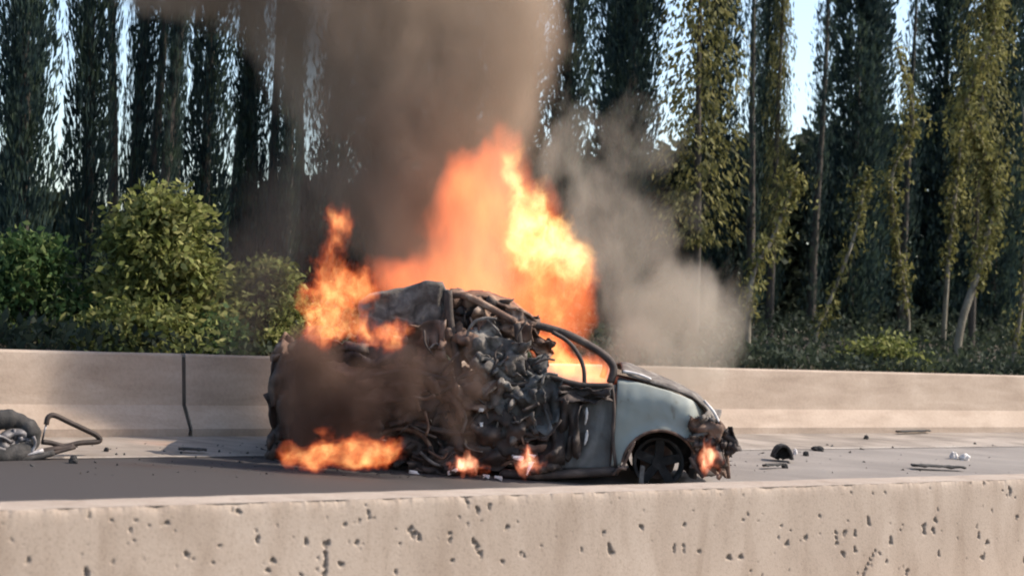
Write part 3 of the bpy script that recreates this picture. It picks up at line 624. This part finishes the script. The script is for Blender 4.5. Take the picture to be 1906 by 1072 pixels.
link('brake_caliper', from_bm('brake_caliper', box_bm((xz(1197, 868)[0], 0.09, 0.13), (0.045, 0.05, 0.17), None, None, 0.01)), ASHM, car)
# seats
for k, (x, y) in enumerate(((0.05, 0.3), (0.05, 1.0))):
    s = link('seat', from_bm('seat', box_bm((x, y+0.2, 0.42), (0.46, 0.42, 0.14), None, None, 0.04), True), SOOT, car)
    link('backrest', from_bm('backrest', box_bm((x-0.3, y+0.2, 0.78), (0.12, 0.4, 0.62), Matrix.Rotation(-0.25, 3, 'Y'), None, 0.04), True), SOOT, s)
# crushed side: sheets torn and folded, centre px, size px, lateral, turn, material
MASS = [(700,690,130,60,0.02,-4,SOOT),(730,730,140,40,-0.02,4,RUST),(720,770,130,36,0.0,-6,SOOT),(760,660,80,60,0.05,12,RUST),(800,640,70,80,0.0,-10,RUST),(820,700,90,60,-0.04,20,RUST),(770,760,110,50,-0.06,-15,SOOT),
 (800,820,110,60,-0.03,10,SOOT),(850,780,80,110,-0.02,4,SOOT),(860,640,60,60,0.03,35,RUST),(900,640,70,70,0.0,-20,ASHM),(935,660,90,56,-0.04,6,ASHM),(925,700,90,50,-0.07,-14,ASHM),(880,730,90,60,-0.05,24,RUST),(960,720,90,50,-0.05,8,DOORM),
 (985,690,70,44,0.0,-10,DOORM),(980,770,90,70,-0.05,-8,DOORM),(930,800,90,70,-0.07,18,SOOT),(1010,745,70,90,-0.02,4,DOORM),(1015,820,70,90,0.0,-6,SOOT),(960,845,100,50,-0.05,12,RUST),(880,850,110,50,-0.06,-10,SOOT),(820,870,120,36,-0.03,4,SOOT),
 (905,600,60,44,0.08,30,RUST),(870,590,70,40,0.15,-12,SOOT),(950,620,70,44,0.1,14,RUST),(1000,640,60,36,0.18,32,RUST),(840,740,60,90,-0.08,-28,RUST),(1000,860,80,40,-0.04,-4,SOOT),(760,840,80,40,0.0,-20,SOOT),(670,720,110,80,0.06,6,SOOT),(940,740,50,60,-0.10,40,ASHM),(975,800,56,40,-0.10,-24,ASHM),(905,680,50,40,-0.10,10,ASHM),
 (868,575,70,60,0.20,8,RUST),(915,585,80,50,0.22,-8,SOOT),(965,598,70,40,0.22,10,RUST),(845,610,50,70,0.14,-20,SOOT),(1310,806,60,44,-0.02,18,RUST),(1328,838,44,56,-0.01,-8,SOOT),(1306,842,36,60,0.02,10,SOOT),(1356,824,34,44,-0.02,-20,SOOT),(1322,790,44,30,0.04,40,ASHM),(1338,866,26,40,0.02,6,RUST),(528,700,44,110,0.02,6,SOOT),(520,780,40,90,0.0,-8,SOOT),(536,655,50,50,0.05,30,RUST),(560,650,80,36,0.02,-12,SOOT),(625,655,110,40,0.0,8,SOOT),(516,840,44,60,0.02,14,SOOT),(590,760,90,80,0.0,-10,SOOT),(620,700,100,50,-0.01,6,RUST),(650,800,110,50,-0.02,-8,SOOT),(1090,735,96,26,-0.03,2,SOOT),(1060,800,40,110,-0.03,3,SOOT)]
for i, (cx_, cy_, w_, h_, y_, rot, m_) in enumerate(MASS):
    ca_, sa_ = math.cos(math.radians(rot)), math.sin(math.radians(rot))
    def fn(u, v, i=i):
        e = 1+0.22*fbm((u*2.5+i*3, v*2.5, i*1.7)); a = (u-0.5)*w_*e; b = (v-0.5)*h_*e
        f = fbm((u*2.0+i*5.1, v*2.0+i*2.3, 0.5), 1.0, 3); ridge = abs(fbm((u*1.6+i, v*1.6, i*0.7), 1.0, 2))
        return S(cx_+a*ca_-b*sa_+10*f, cy_+a*sa_+b*ca_+12*fbm((u*3, v*3+i, 9+i)), y_+0.11*f-0.20*ridge+0.05)
    link('crumpled_panel', from_bm('crumpled_panel', thick(grid_bm(fn, 14, 11), 0.010), True), m_, car)
for nm, pix, y, r, m_ in (('roof_rail', [(838, 548), (870, 552), (910, 572), (960, 600)], 0.06, 0.034, RUST), ('door_pillar', [(962, 602), (972, 660), (1004, 730), (1030, 800), (1036, 872)], 0.0, 0.034, SOOT), ('door_pillar', [(834, 540), (838, 600), (852, 680), (842, 760), (858, 870)], 0.0, 0.040, SOOT),
        ('waist_beam', [(690, 700), (760, 690), (840, 706), (900, 690), (960, 716), (1010, 706)], -0.07, 0.024, SOOT), ('waist_beam', [(770, 790), (850, 806), (930, 796), (1020, 818)], -0.06, 0.028, SOOT), ('arch_lip', [(684, 872), (690, 830), (716, 804), (748, 798), (780, 806), (802, 834), (808, 872)], -0.04, 0.022, RUST)):
    link(nm, from_bm(nm, tube_bm(smooth_path([S(a, b, y+0.02*fbm((a*0.03, b*0.03, 2))) for a, b in pix], 6), r, 9), True), m_, car)
random.seed(21)
for i in range(30):
    x = random.uniform(745, 1030); y = random.uniform(615, 865); L_ = random.uniform(20, 60); a = random.uniform(-1.2, 1.2) + (1.57 if random.random() < 0.4 else 0)
    pix = [(x-math.cos(a)*L_/2, y-math.sin(a)*L_/2), (x+random.uniform(-9, 9), y+random.uniform(-9, 9)), (x+math.cos(a)*L_/2, y+math.sin(a)*L_/2+random.uniform(-8, 8))]
    yy = random.uniform(-0.17, -0.07)
    link('bent_strut', from_bm('bent_strut', tube_bm(smooth_path([S(p, q, yy+random.uniform(-0.03, 0.03)) for p, q in pix], 3), random.uniform(0.007, 0.018), 6), True), random.choice([RUST, SOOT, SOOT, ASHM]), car)
for pix, r in (([(868, 640), (872, 615), (885, 598), (905, 592), (925, 594)], 0.015), ([(905, 592), (916, 604), (928, 616)], 0.012), ([(800, 648), (812, 640), (826, 650)], 0.012)):
    link('bent_strut', from_bm('bent_strut', tube_bm(smooth_path([S(a, b, -0.1) for a, b in pix], 4), r, 7), True), ASHM, car)
# pale scraps caught in the wreck
for (x, y, w_, h_, rot) in ((895, 763, 9, 7, 0), (895, 792, 9, 18, 0), (770, 879, 30, 12, 5), (962, 852, 26, 12, 14), (992, 848, 16, 9, -8), (905, 886, 20, 10, 0), (928, 888, 22, 8, 12), (842, 878, 22, 8, -30), (985, 872, 8, 34, 12)):
    c_ = S(x, y, -0.17); rr = Matrix.Rotation(math.radians(rot), 3, 'Y')
    bm = box_bm(c_, (w_/280, 0.025, h_/280), rr, None, min(w_, h_)/280*0.3)
    for v in bm.verts: v.co += Vector((0.028*fbm(v.co*23), 0.01*fbm(v.co*30), 0.022*fbm(v.co*25+Vector((9, 9, 9)))))
    link('scrap', from_bm('scrap', bm, True), PALE, car)

# ------------------------------------------------------------------ debris
def lump(name, px, py, w_, h_, mat, label, cat, dpt=0.6, rough=0.25, grp=None):
    p = on_road(px, py); dp = (p-EYE).dot(fwd); w = w_/FPX*dp; h = h_/FPX*dp
    bm = bmesh.new(); bmesh.ops.create_icosphere(bm, subdivisions=3, radius=0.5); sd = random.uniform(0, 50)
    for v in bm.verts:
        q = v.co*(1+rough*fbm(v.co*3+Vector((sd, 0, 0)), 1.0, 3)); v.co = Vector((q.x*w, q.y*w*dpt, max(q.z, -0.28)*h*1.2+0.3*h))
    o = link(name, from_bm(name, bm), mat, None, p); o.rotation_euler = (0, 0, random.uniform(-0.3, 0.3)); return tag(o, label, cat, grp)
# torn tyre chunk with tread ribs at the right
def tyre_chunk(px, py, wpx, hpx):
    p = on_road(px, py); dp = (p-EYE).dot(fwd); w = wpx/FPX*dp; h = hpx/FPX*dp
    t = empty('tyre_chunk', p); tag(t, 'charred chunk of tyre standing on the road right of the car', 'tyre piece')
    def fn(u, v):
        a = lerp(0.15, 2.9, u); return (math.cos(a)*w*0.5*(1+0.1*fbm((u*4, v*4, 2))), (v-0.5)*0.2, math.sin(a)*h*(1+0.08*fbm((u*5, v*3, 1))))
    link('carcass', from_bm('carcass', thick(grid_bm(fn, 20, 8), 0.03), True), RUBBER, t)
    for k in range(7):
        a = lerp(0.3, 2.75, k/6); r_ = Matrix.Rotation(-a+math.pi/2, 3, 'Y')
        link('tread_block', from_bm('tread_block', box_bm((math.cos(a)*w*0.53, 0.0, math.sin(a)*h*1.04), (0.032, 0.19, 0.02), r_, None, 0.005)), RUBBER, t)
    link('sidewall', from_bm('sidewall', thick(grid_bm(lambda u, v: (math.cos(lerp(0.2, 2.9, u))*w*0.5*lerp(0.25, 1, v), 0.09+0.02*fbm((u*5, v*5, 1)), math.sin(lerp(0.2, 2.9, u))*h*lerp(0.15, 0.98, v)), 16, 5), 0.015), True), RUBBER, t)
tyre_chunk(1455, 858, 30, 27)
G = 'small fragments scattered on the road'
lump('fragment', 1500, 848, 11, 10, RUBBER, 'small dark fragment just right of the tyre chunk', 'fragment', 0.8, 0.3, G)
lump('fragment', 1522, 839, 22, 10, RUBBER, 'dark fragment on the edge line beyond the tyre chunk', 'fragment', 0.5, 0.5, G)
lump('fragment', 1460, 871, 12, 11, RUBBER, 'dark pebble-like fragment in front of the tyre chunk', 'fragment', 0.8, 0.3, G)
lump('fragment', 1480, 846, 8, 12, PALE, 'tiny pale fragment touching the right side of the tyre chunk', 'fragment', 0.8, 0.3, G)
lump('fragment', 1775, 854, 15, 16, PALE, 'white fragment, left one of the pair on the road at right', 'fragment', 0.8, 0.3, G)
lump('fragment', 1795, 856, 24, 13, PALE, 'white fragment, right one of the pair on the road at right', 'fragment', 0.6, 0.3, G)
lump('fragment', 136, 862, 16, 16, RUBBER, 'dark lump on the road below the bent frame', 'fragment', 0.7, 0.4, G)
lump('fragment', 1612, 817, 9, 9, RUBBER, 'small dark fragment at the barrier foot between tyre and white pair', 'fragment', 0.8, 0.3, G)
lump('fragment', 198, 840, 10, 9, RUBBER, 'tiny dark crumb at the right tip of the bent frame', 'fragment', 0.8, 0.3, G)
n = 900
px2 = RNG.normal(900, 430, n); py2 = RNG.uniform(824, 888, n); V = []; F = []
for a_, b_ in zip(px2, py2):
    q = on_road(a_, b_); sz = abs(RNG.normal(0, 1))*0.010+0.004; b0 = len(V); h_ = sz*RNG.uniform(0.4, 1.2)
    for k in range(4): V.append((q.x+sz*RNG.normal(), q.y+sz*RNG.normal(), q.z-0.003+(h_ if k == 3 else 0)))
    F += [(b0, b0+1, b0+3), (b0+1, b0+2, b0+3), (b0+2, b0, b0+3)]
tag(link('debris', pyd('debris', V, F), RUBBER), 'fine dark crumbs of glass and plastic strewn over the road round the wreck', 'debris', None, 'stuff')
for k in range(9):
    lump('fragment', random.choice([random.uniform(200, 500), random.uniform(1400, 1850)]), random.uniform(826, 866), random.uniform(3, 6), random.uniform(3, 5), RUBBER, 'tiny dark crumb lying on the pavement away from the larger pieces', 'fragment', 0.8, 0.3, 'tiny dark crumbs on the pavement')
def flat_strip(name, a, b, w_, label, cat, mat, h=0.03):
    pa, pb = on_road(*a), on_road(*b); d = pb-pa; bm = bmesh.new(); L_ = d.length; d.normalize(); sd = d.cross(Vector((0, 0, 1)))
    def fn(u, v): q = d*(u*L_)+sd*((v-0.5)*w_*(1-0.5*u+0.15*fbm((u*6, v*3, 4)))); return (q.x, q.y, q.z+h*(0.6+0.5*fbm((u*5, v*2, 2)))+0.015)
    o = link(name, from_bm(name, thick(grid_bm(fn, 24, 4), 0.02), True), mat, None, pa); return tag(o, label, cat)
flat_strip('rubber_strip', (1701, 873), (1795, 877), 0.16, 'long dark rubber strip lying on the road at the right', 'strip', RUBBER, 0.035)
flat_strip('trim_strip', (1422, 873), (1456, 871), 0.06, 'short dark trim strip lying in front of the tyre chunk', 'strip', RUBBER)
flat_strip('trim_strip', (1672, 808), (1730, 806), 0.10, 'dark strip lying at the foot of the far barrier', 'strip', RUBBER, 0.02)
flat_strip('trim_strip', (332, 842), (384, 844), 0.10, 'thin dark strip lying on the shoulder below the barrier joint', 'strip', RUBBER, 0.02)
# the wrecked wheel assembly at the left
pw = on_road(28, 852); dpw = (pw-EYE).dot(fwd); vw = tv(pw)[1]
def WL(x, y, off=0.0): return vplane(x, y, vw+off)-pw
wk = empty('wrecked_wheel', pw); tag(wk, 'crushed wheel with torn tyre lying at the far left by the barrier', 'wheel')
link('tyre', from_bm('tyre', tube_bm(smooth_path([WL(-60, 838, 0.0), WL(-40, 800, 0.02), WL(-5, 782, 0.04), WL(30, 783, 0.03), WL(52, 797, 0.0), WL(58, 822, -0.02), WL(40, 842, -0.06), WL(0, 850, -0.1), WL(-50, 848, -0.1)], 6), 0.085, 10, taper=[0.95+0.12*math.sin(i*0.55)+0.06*math.sin(i*1.7) for i in range(49)]), True), RUBBER, wk)
def rimf(u, v):
    a = u*2*math.pi; r = lerp(0.05, 0.155, v); p = WL(28, 822, -0.02)+U*(math.cos(a)*r*1.15)+Vector((0, 0, math.sin(a)*r*0.7)); return p - NV*(0.05*math.sin(v*3)+0.02*math.cos(a*5)*v)
link('rim', from_bm('rim', thick(grid_bm(rimf, 30, 6), 0.01), True), ALLOY, wk)
link('hub', from_bm('hub', tube_bm([WL(38, 815, -0.08), WL(35, 818, 0.0)], 0.032, 12, taper=[0.7, 1]), True), ALLOY, wk)
for k in range(5):
    a = k*1.2566+0.4; c_ = WL(28, 822, -0.05)
    link('spoke', from_bm('spoke', tube_bm([c_, c_+U*(math.cos(a)*0.17)+Vector((0, 0, math.sin(a)*0.11))], 0.018, 6), True), ALLOY, wk)
for pix, m_, r in (([(-20, 829), (10, 838), (45, 846), (80, 838)], ALLOY, 0.02), ([(-10, 852), (30, 856), (70, 850), (100, 842)], RUBBER, 0.03), ([(-30, 815), (0, 812), (20, 822)], ALLOY, 0.015), ([(62, 812), (66, 826), (58, 842)], ALLOY, 0.016), ([(0, 845), (40, 850), (90, 845), (140, 832)], BLACKT, 0.018)):
    link('bent_strut', from_bm('bent_strut', tube_bm(smooth_path([WL(a, b, -0.12) for a, b in pix], 4), r, 6), True), m_, wk)
pf = on_road(110, 850); vf = tv(pf)[1]
bf = empty('bent_frame', pf); tag(bf, 'bent dark tubular frame in a triangle loop, leaning by the crushed wheel', 'frame')
loop = [(86, 790), (90, 776), (102, 773), (130, 786), (160, 800), (178, 809), (186, 817), (180, 822), (150, 824), (120, 830), (95, 824), (78, 822)]
link('tube', from_bm('tube', tube_bm(smooth_path([vplane(a, b, vf)-pf for a, b in loop], 5), 0.024, 8), True), BLACKT, bf)
link('tube', from_bm('tube', tube_bm(smooth_path([vplane(a, b, vf-0.08)-pf for a, b in [(60, 848), (90, 838), (120, 834), (136, 830)]], 5), 0.028, 8), True), BLACKT, bf)
link('bracket', from_bm('bracket', tube_bm([vplane(86, 790, vf)-pf, vplane(78, 822, vf)-pf], 0.010, 6), True), ALLOY, bf)

# ------------------------------------------------------------------ smoke and fire: closed bodies filled with a procedural volume
def hull(name, blobs, vox, pad=1.0):
    bm = bmesh.new()
    for (c, r, w) in blobs:
        q = bmesh.ops.create_icosphere(bm, subdivisions=3, radius=1.0)
        for v in q['verts']: v.co = Vector((v.co.x*r[0]*pad+c[0], v.co.y*r[1]*pad+c[1], v.co.z*r[2]*pad+c[2]))
    me = bpy.data.meshes.new(name); bm.to_mesh(me); bm.free()
    tmp = bpy.data.objects.new('tmp', me); COL.objects.link(tmp)
    md = tmp.modifiers.new('r', 'REMESH'); md.mode = 'VOXEL'; md.voxel_size = vox
    dg = bpy.context.evaluated_depsgraph_get(); dg.update(); nm = bpy.data.meshes.new_from_object(tmp.evaluated_get(dg))
    bpy.data.objects.remove(tmp); bpy.data.meshes.remove(me); nm.name = name; return nm
def volume(name, blobs_px, depth, label, cat, p, kind=None, group=None):
    """blobs: (px, py, rx px, rz px, lateral offset m, depth radius m, weight)"""
    base_ = at(blobs_px[0][0], blobs_px[0][1], depth); B = []
    for (x, y, rx, rz, dy, ry, w) in blobs_px:
        c = at(x, y, depth+dy)-base_; s = (depth+dy)/FPX; B.append(((c.x, c.y, c.z), (rx*s, ry, rz*s), w))
    me = hull(name, B, p.get('vox', 0.1)); o = link(name, me, None, None, base_); tag(o, label, cat, group, kind)
    m, N, L = new_mat(name+'_volume'); tc = N.new('ShaderNodeTexCoord'); ou = N.new('ShaderNodeOutputMaterial')
    def vm(op, a, b=None, c=None):
        n = N.new('ShaderNodeVectorMath'); n.operation = op
        for i, q in enumerate((a, b, c)):
            if q is None: continue
            if hasattr(q, 'links'): L.new(q, n.inputs[i])
            else: n.inputs[i].default_value = q
        return n.outputs['Value'] if op in ('LENGTH', 'DISTANCE') else n.outputs[0]
    def ma(op, a, b=None, c=None, clamp=False):
        n = N.new('ShaderNodeMath'); n.operation = op; n.use_clamp = clamp
        for i, q in enumerate((a, b, c)):
            if q is None: continue
            if hasattr(q, 'links'): L.new(q, n.inputs[i])
            else: n.inputs[i].default_value = q
        return n.outputs[0]
    ob = tc.outputs['Object']; off = p.get('seed', 0.0)
    sp = vm('MULTIPLY_ADD', ob, p.get('stretch', (1, 1, 0.6)), (off, off*0.7, off*1.3))
    nw = N.new('ShaderNodeTexNoise'); nw.inputs['Scale'].default_value = p.get('wscale', 1.2); nw.inputs['Detail'].default_value = p.get('wdetail', 2); L.new(sp, nw.inputs['Vector'])
    wv = vm('MULTIPLY_ADD', nw.outputs['Color'], (p['warp'],)*3, (-p['warp']*0.5,)*3)
    q = vm('ADD', ob, wv); acc = None
    for (c, r, w) in B:
        iv = (1/r[0], 1/r[1], 1/r[2]); k = vm('MULTIPLY_ADD', q, iv, (-c[0]*iv[0], -c[1]*iv[1], -c[2]*iv[2])); ln = vm('LENGTH', k)
        mr = N.new('ShaderNodeMapRange'); mr.interpolation_type = 'SMOOTHSTEP'; mr.inputs[1].default_value = 1.0-0.02; mr.inputs[2].default_value = p.get('core', 0.15); mr.inputs[3].default_value = 0; mr.inputs[4].default_value = w
        L.new(ln, mr.inputs[0]); acc = mr.outputs[0] if acc is None else ma('MAXIMUM' if p.get('max') else 'ADD', acc, mr.outputs[0])
    acc = ma('MINIMUM', acc, p.get('cap', 1.2))
    sq = vm('MULTIPLY_ADD', q, p.get('stretch', (1, 1, 0.6)), (off*2, 3.3, off))
    nd = N.new('ShaderNodeTexNoise'); nd.inputs['Scale'].default_value = p.get('nscale', 3.0); nd.inputs['Detail'].default_value = p.get('ndetail', 4); nd.inputs['Roughness'].default_value = p.get('nrough', 0.55)
    L.new(sq, nd.inputs['Vector'])
    nn = N.new('ShaderNodeMapRange'); nn.inputs[1].default_value = 0.32; nn.inputs[2].default_value = 0.68; L.new(nd.outputs[0], nn.inputs[0])
    D = ma('SUBTRACT', acc, ma('MULTIPLY', nn.outputs[0], p['erode'])); D = ma('MAXIMUM', D, 0.0)
    if 'flame' in p:
        f = p['flame']; e = ma('POWER', D, f.get('pow', 1.5)); e = ma('MULTIPLY', e, f['strength'])
        r = ramp_node(N, f['ramp']); L.new(D, r.inputs[0])
        em = N.new('ShaderNodeEmission'); L.new(r.outputs[0], em.inputs[0]); L.new(e, em.inputs[1])
        ab = N.new('ShaderNodeVolumeAbsorption'); ab.inputs[0].default_value = (0.9, 0.6, 0.4, 1); L.new(ma('MULTIPLY', D, f.get('absorb', 1.0)), ab.inputs[1])
        ad = N.new('ShaderNodeAddShader'); L.new(em.outputs[0], ad.inputs[0]); L.new(ab.outputs[0], ad.inputs[1]); L.new(ad.outputs[0], ou.inputs['Volume'])
    else:
        pv = N.new('ShaderNodeVolumePrincipled'); pv.inputs['Color'].default_value = rgba(p['color']); pv.inputs['Anisotropy'].default_value = p.get('aniso', 0.0)
        L.new(ma('MULTIPLY', D, p['density']), pv.inputs['Density'])
        L.new(pv.outputs[0], ou.inputs['Volume'])
    m.cycles.volume_step_rate = p.get('step', 1.0)
    me.materials.clear(); me.materials.append(m); return o
# smoke
volume('smoke', [(820, 520, 230, 130, 0.2, 0.8, 1), (790, 400, 260, 180, 0.4, 0.9, 1.1), (790, 260, 310, 200, 0.5, 1.1, 1.2), (730, 120, 370, 200, 0.6, 1.2, 1.2), (640, -10, 500, 170, 0.7, 1.3, 1.2), (540, -150, 600, 220, 0.8, 1.5, 1.2), (370, -30, 260, 90, 0.7, 1.0, 0.8), (940, 60, 160, 260, 0.5, 0.9, 0.9)], 17.3,
       'tall brown smoke plume rising from the burning car and drifting left', 'smoke',
       dict(warp=0.65, wscale=1.1, wdetail=3, erode=0.55, nscale=1.7, ndetail=6, nrough=0.6, density=2.5, color=(0.56, 0.43, 0.325), step=0.5, vox=0.16, seed=1.0, core=0.3), 'stuff')
volume('smoke', [(1210, 670, 230, 130, -0.6, 0.7, 1), (1230, 570, 230, 180, 0.2, 0.9, 1), (1150, 460, 220, 200, 0.3, 0.8, 0.8), (1090, 340, 190, 200, 0.4, 0.7, 0.8), (1305, 590, 165, 200, -0.1, 0.6, 0.85), (1150, 280, 220, 190, 0.5, 0.7, 0.6)], 18.0,
       'pale grey smoke drifting behind the bonnet to the right of the flames', 'smoke',
       dict(warp=0.8, wscale=1.5, wdetail=3, erode=0.68, nscale=2.2, ndetail=5, density=2.4, color=(0.66, 0.58, 0.48), step=0.5, vox=0.12, seed=5.0, core=0.1, max=True), 'stuff')
volume('smoke', [(640, 740, 185, 150, 0.0, 0.35, 1), (590, 690, 110, 130, 0.05, 0.35, 1), (585, 800, 105, 100, 0.0, 0.32, 0.9), (730, 710, 130, 110, 0.0, 0.3, 0.8), (660, 820, 150, 70, 0.0, 0.3, 0.7), (830, 720, 190, 160, 0.05, 0.3, 0.45), (535, 740, 60, 130, 0.1, 0.25, 0.6)], 15.55,
       'dense dark brown smoke hiding the rear of the burning car', 'smoke',
       dict(warp=0.42, wscale=2.0, wdetail=3, erode=0.45, nscale=3.0, ndetail=5, density=10.5, color=(0.20, 0.135, 0.105), step=0.4, vox=0.08, seed=9.0, core=0.0, max=True), 'stuff')
volume('smoke', [(500, 500, 150, 190, 0.0, 0.7, 0.9), (560, 400, 170, 190, 0.2, 0.7, 1), (640, 350, 170, 180, 0.3, 0.7, 1), (470, 600, 100, 90, 0.0, 0.4, 0.6)], 17.6,
       'thin dark brown smoke drifting left of the rear flames', 'smoke',
       dict(warp=0.5, wscale=1.2, erode=0.45, nscale=1.5, density=1.5, color=(0.36, 0.27, 0.21), step=0.6, vox=0.12, seed=13.0, core=0.1, max=True), 'stuff')
# fire
OR = [(0.0, (1, 0.10, 0.03)), (0.3, (1, 0.17, 0.05)), (0.6, (1, 0.29, 0.09)), (1.0, (1, 0.50, 0.18))]
PK = [(0.0, (1, 0.19, 0.08)), (0.4, (1, 0.21, 0.075)), (1.0, (1, 0.30, 0.10))]
YE = [(0.0, (1, 0.30, 0.08)), (0.3, (1, 0.50, 0.14)), (0.6, (1, 0.72, 0.26)), (1.0, (1, 0.82, 0.36))]
FG = 'flames on the burning car'
volume('flame', [(900, 545, 220, 110, 0.0, 0.45, 1), (880, 430, 140, 190, 0.0, 0.4, 1), (1010, 530, 150, 150, 0.0, 0.4, 1), (1065, 570, 85, 140, 0.0, 0.35, 0.9), (900, 340, 120, 140, 0.0, 0.35, 0.75), (790, 540, 110, 100, 0.0, 0.35, 0.75), (945, 270, 60, 80, 0, 0.3, 0.6), (735, 515, 90, 60, 0, 0.3, 0.6), (985, 420, 110, 150, 0, 0.35, 0.9)], 16.9,
       'largest orange flame standing above the middle of the car', 'flame', dict(warp=0.3, wscale=3.0, wdetail=3, erode=0.55, nscale=4.5, ndetail=5, nrough=0.62, step=0.3, vox=0.07, seed=2.0, core=0.1, stretch=(1, 1, 0.55), cap=0.95, flame=dict(strength=2.4, ramp=PK, absorb=1.2, pow=0.9)), None, FG)
volume('flame', [(955, 315, 40, 75, 0, 0.2, 1), (982, 380, 66, 85, 0, 0.25, 1), (1015, 430, 85, 85, 0, 0.25, 1), (1050, 475, 85, 75, 0, 0.25, 1), (985, 480, 80, 75, 0, 0.25, 0.85), (1020, 580, 75, 90, 0, 0.22, 0.7), (1082, 505, 60, 80, 0, 0.22, 0.8), (960, 440, 60, 90, 0, 0.22, 0.6)], 16.5,
       'bright yellow crest of flame at the upper right of the fire', 'flame', dict(warp=0.24, wscale=5, wdetail=3, erode=0.95, nscale=9.0, ndetail=5, nrough=0.7, step=0.25, vox=0.05, seed=3.0, core=0.1, stretch=(1, 1, 0.8), flame=dict(strength=4.2, ramp=YE, absorb=0.6, pow=1.0)), None, FG)
volume('flame', [(625, 580, 90, 105, 0, 0.26, 1), (600, 540, 66, 100, 0, 0.25, 1), (670, 530, 95, 66, 0, 0.25, 1), (625, 450, 56, 110, 0, 0.22, 0.85), (690, 622, 110, 52, 0, 0.22, 1), (590, 610, 56, 66, 0, 0.2, 1), (632, 410, 42, 55, 0, 0.2, 0.8), (740, 620, 48, 56, 0, 0.2, 0.9)], 15.25,
       'ragged orange flame rising from the rear of the car', 'flame', dict(warp=0.34, wscale=5.5, wdetail=4, erode=1.05, nscale=9, ndetail=5, nrough=0.72, step=0.25, vox=0.05, seed=4.0, core=0.05, stretch=(1, 1, 0.7), flame=dict(strength=4.8, ramp=OR, absorb=1.0, pow=1.2)), None, FG)
volume('flame', [(640, 852, 115, 40, 0, 0.2, 1), (570, 858, 66, 36, 0, 0.2, 1), (720, 834, 70, 36, 0, 0.18, 1), (690, 856, 70, 34, 0, 0.18, 1), (605, 826, 44, 60, 0, 0.16, 0.8), (660, 826, 60, 50, 0, 0.16, 0.8), (535, 850, 32, 40, 0, 0.15, 1)], 15.2,
       'low flame licking along the ground below the rear bumper', 'flame', dict(warp=0.20, wscale=7.0, wdetail=3, erode=1.0, nscale=10, ndetail=5, nrough=0.68, step=0.25, vox=0.04, seed=6.0, core=0.05, stretch=(0.7, 1, 0.8), flame=dict(strength=6.0, ramp=OR, absorb=1.0, pow=1.2)), None, FG)
volume('flame', [(1035, 660, 70, 60, 0, 0.3, 1), (1000, 632, 60, 44, 0, 0.25, 0.9), (1062, 685, 50, 44, 0, 0.25, 1), (1100, 690, 56, 56, 0, 0.25, 1), (1122, 700, 36, 40, 0, 0.2, 0.8)], 16.45,
       'orange flame inside the cabin seen through the front window', 'flame', dict(warp=0.16, wscale=5, erode=0.7, nscale=8, step=0.35, vox=0.05, seed=7.0, core=0.05, flame=dict(strength=5.2, ramp=OR, absorb=2.5, pow=0.9)), None, FG)
for (x, y, rx, rz, lab, sd) in ((868, 872, 60, 32, 'small flame under the torn middle of the car', 8.0), (985, 864, 46, 34, 'small flame under the front door by the sill', 8.7), (1322, 862, 38, 40, 'small pinkish flame below the broken front bumper', 9.4)):
    volume('flame', [(x, y, rx, rz, 0, 0.12, 1), (x-4, y-rz*0.5, rx*0.6, rz*0.9, 0, 0.1, 0.9)], 15.7, lab, 'flame', dict(warp=0.18, wscale=9.0, wdetail=3, erode=1.0, nscale=14, step=0.3, vox=0.025, seed=sd, core=0.05, flame=dict(strength=13, ramp=[(0, (1, 0.16, 0.07)), (0.5, (1, 0.33, 0.17)), (1, (1, 0.6, 0.35))], absorb=1.0, pow=1.2)), None, FG)
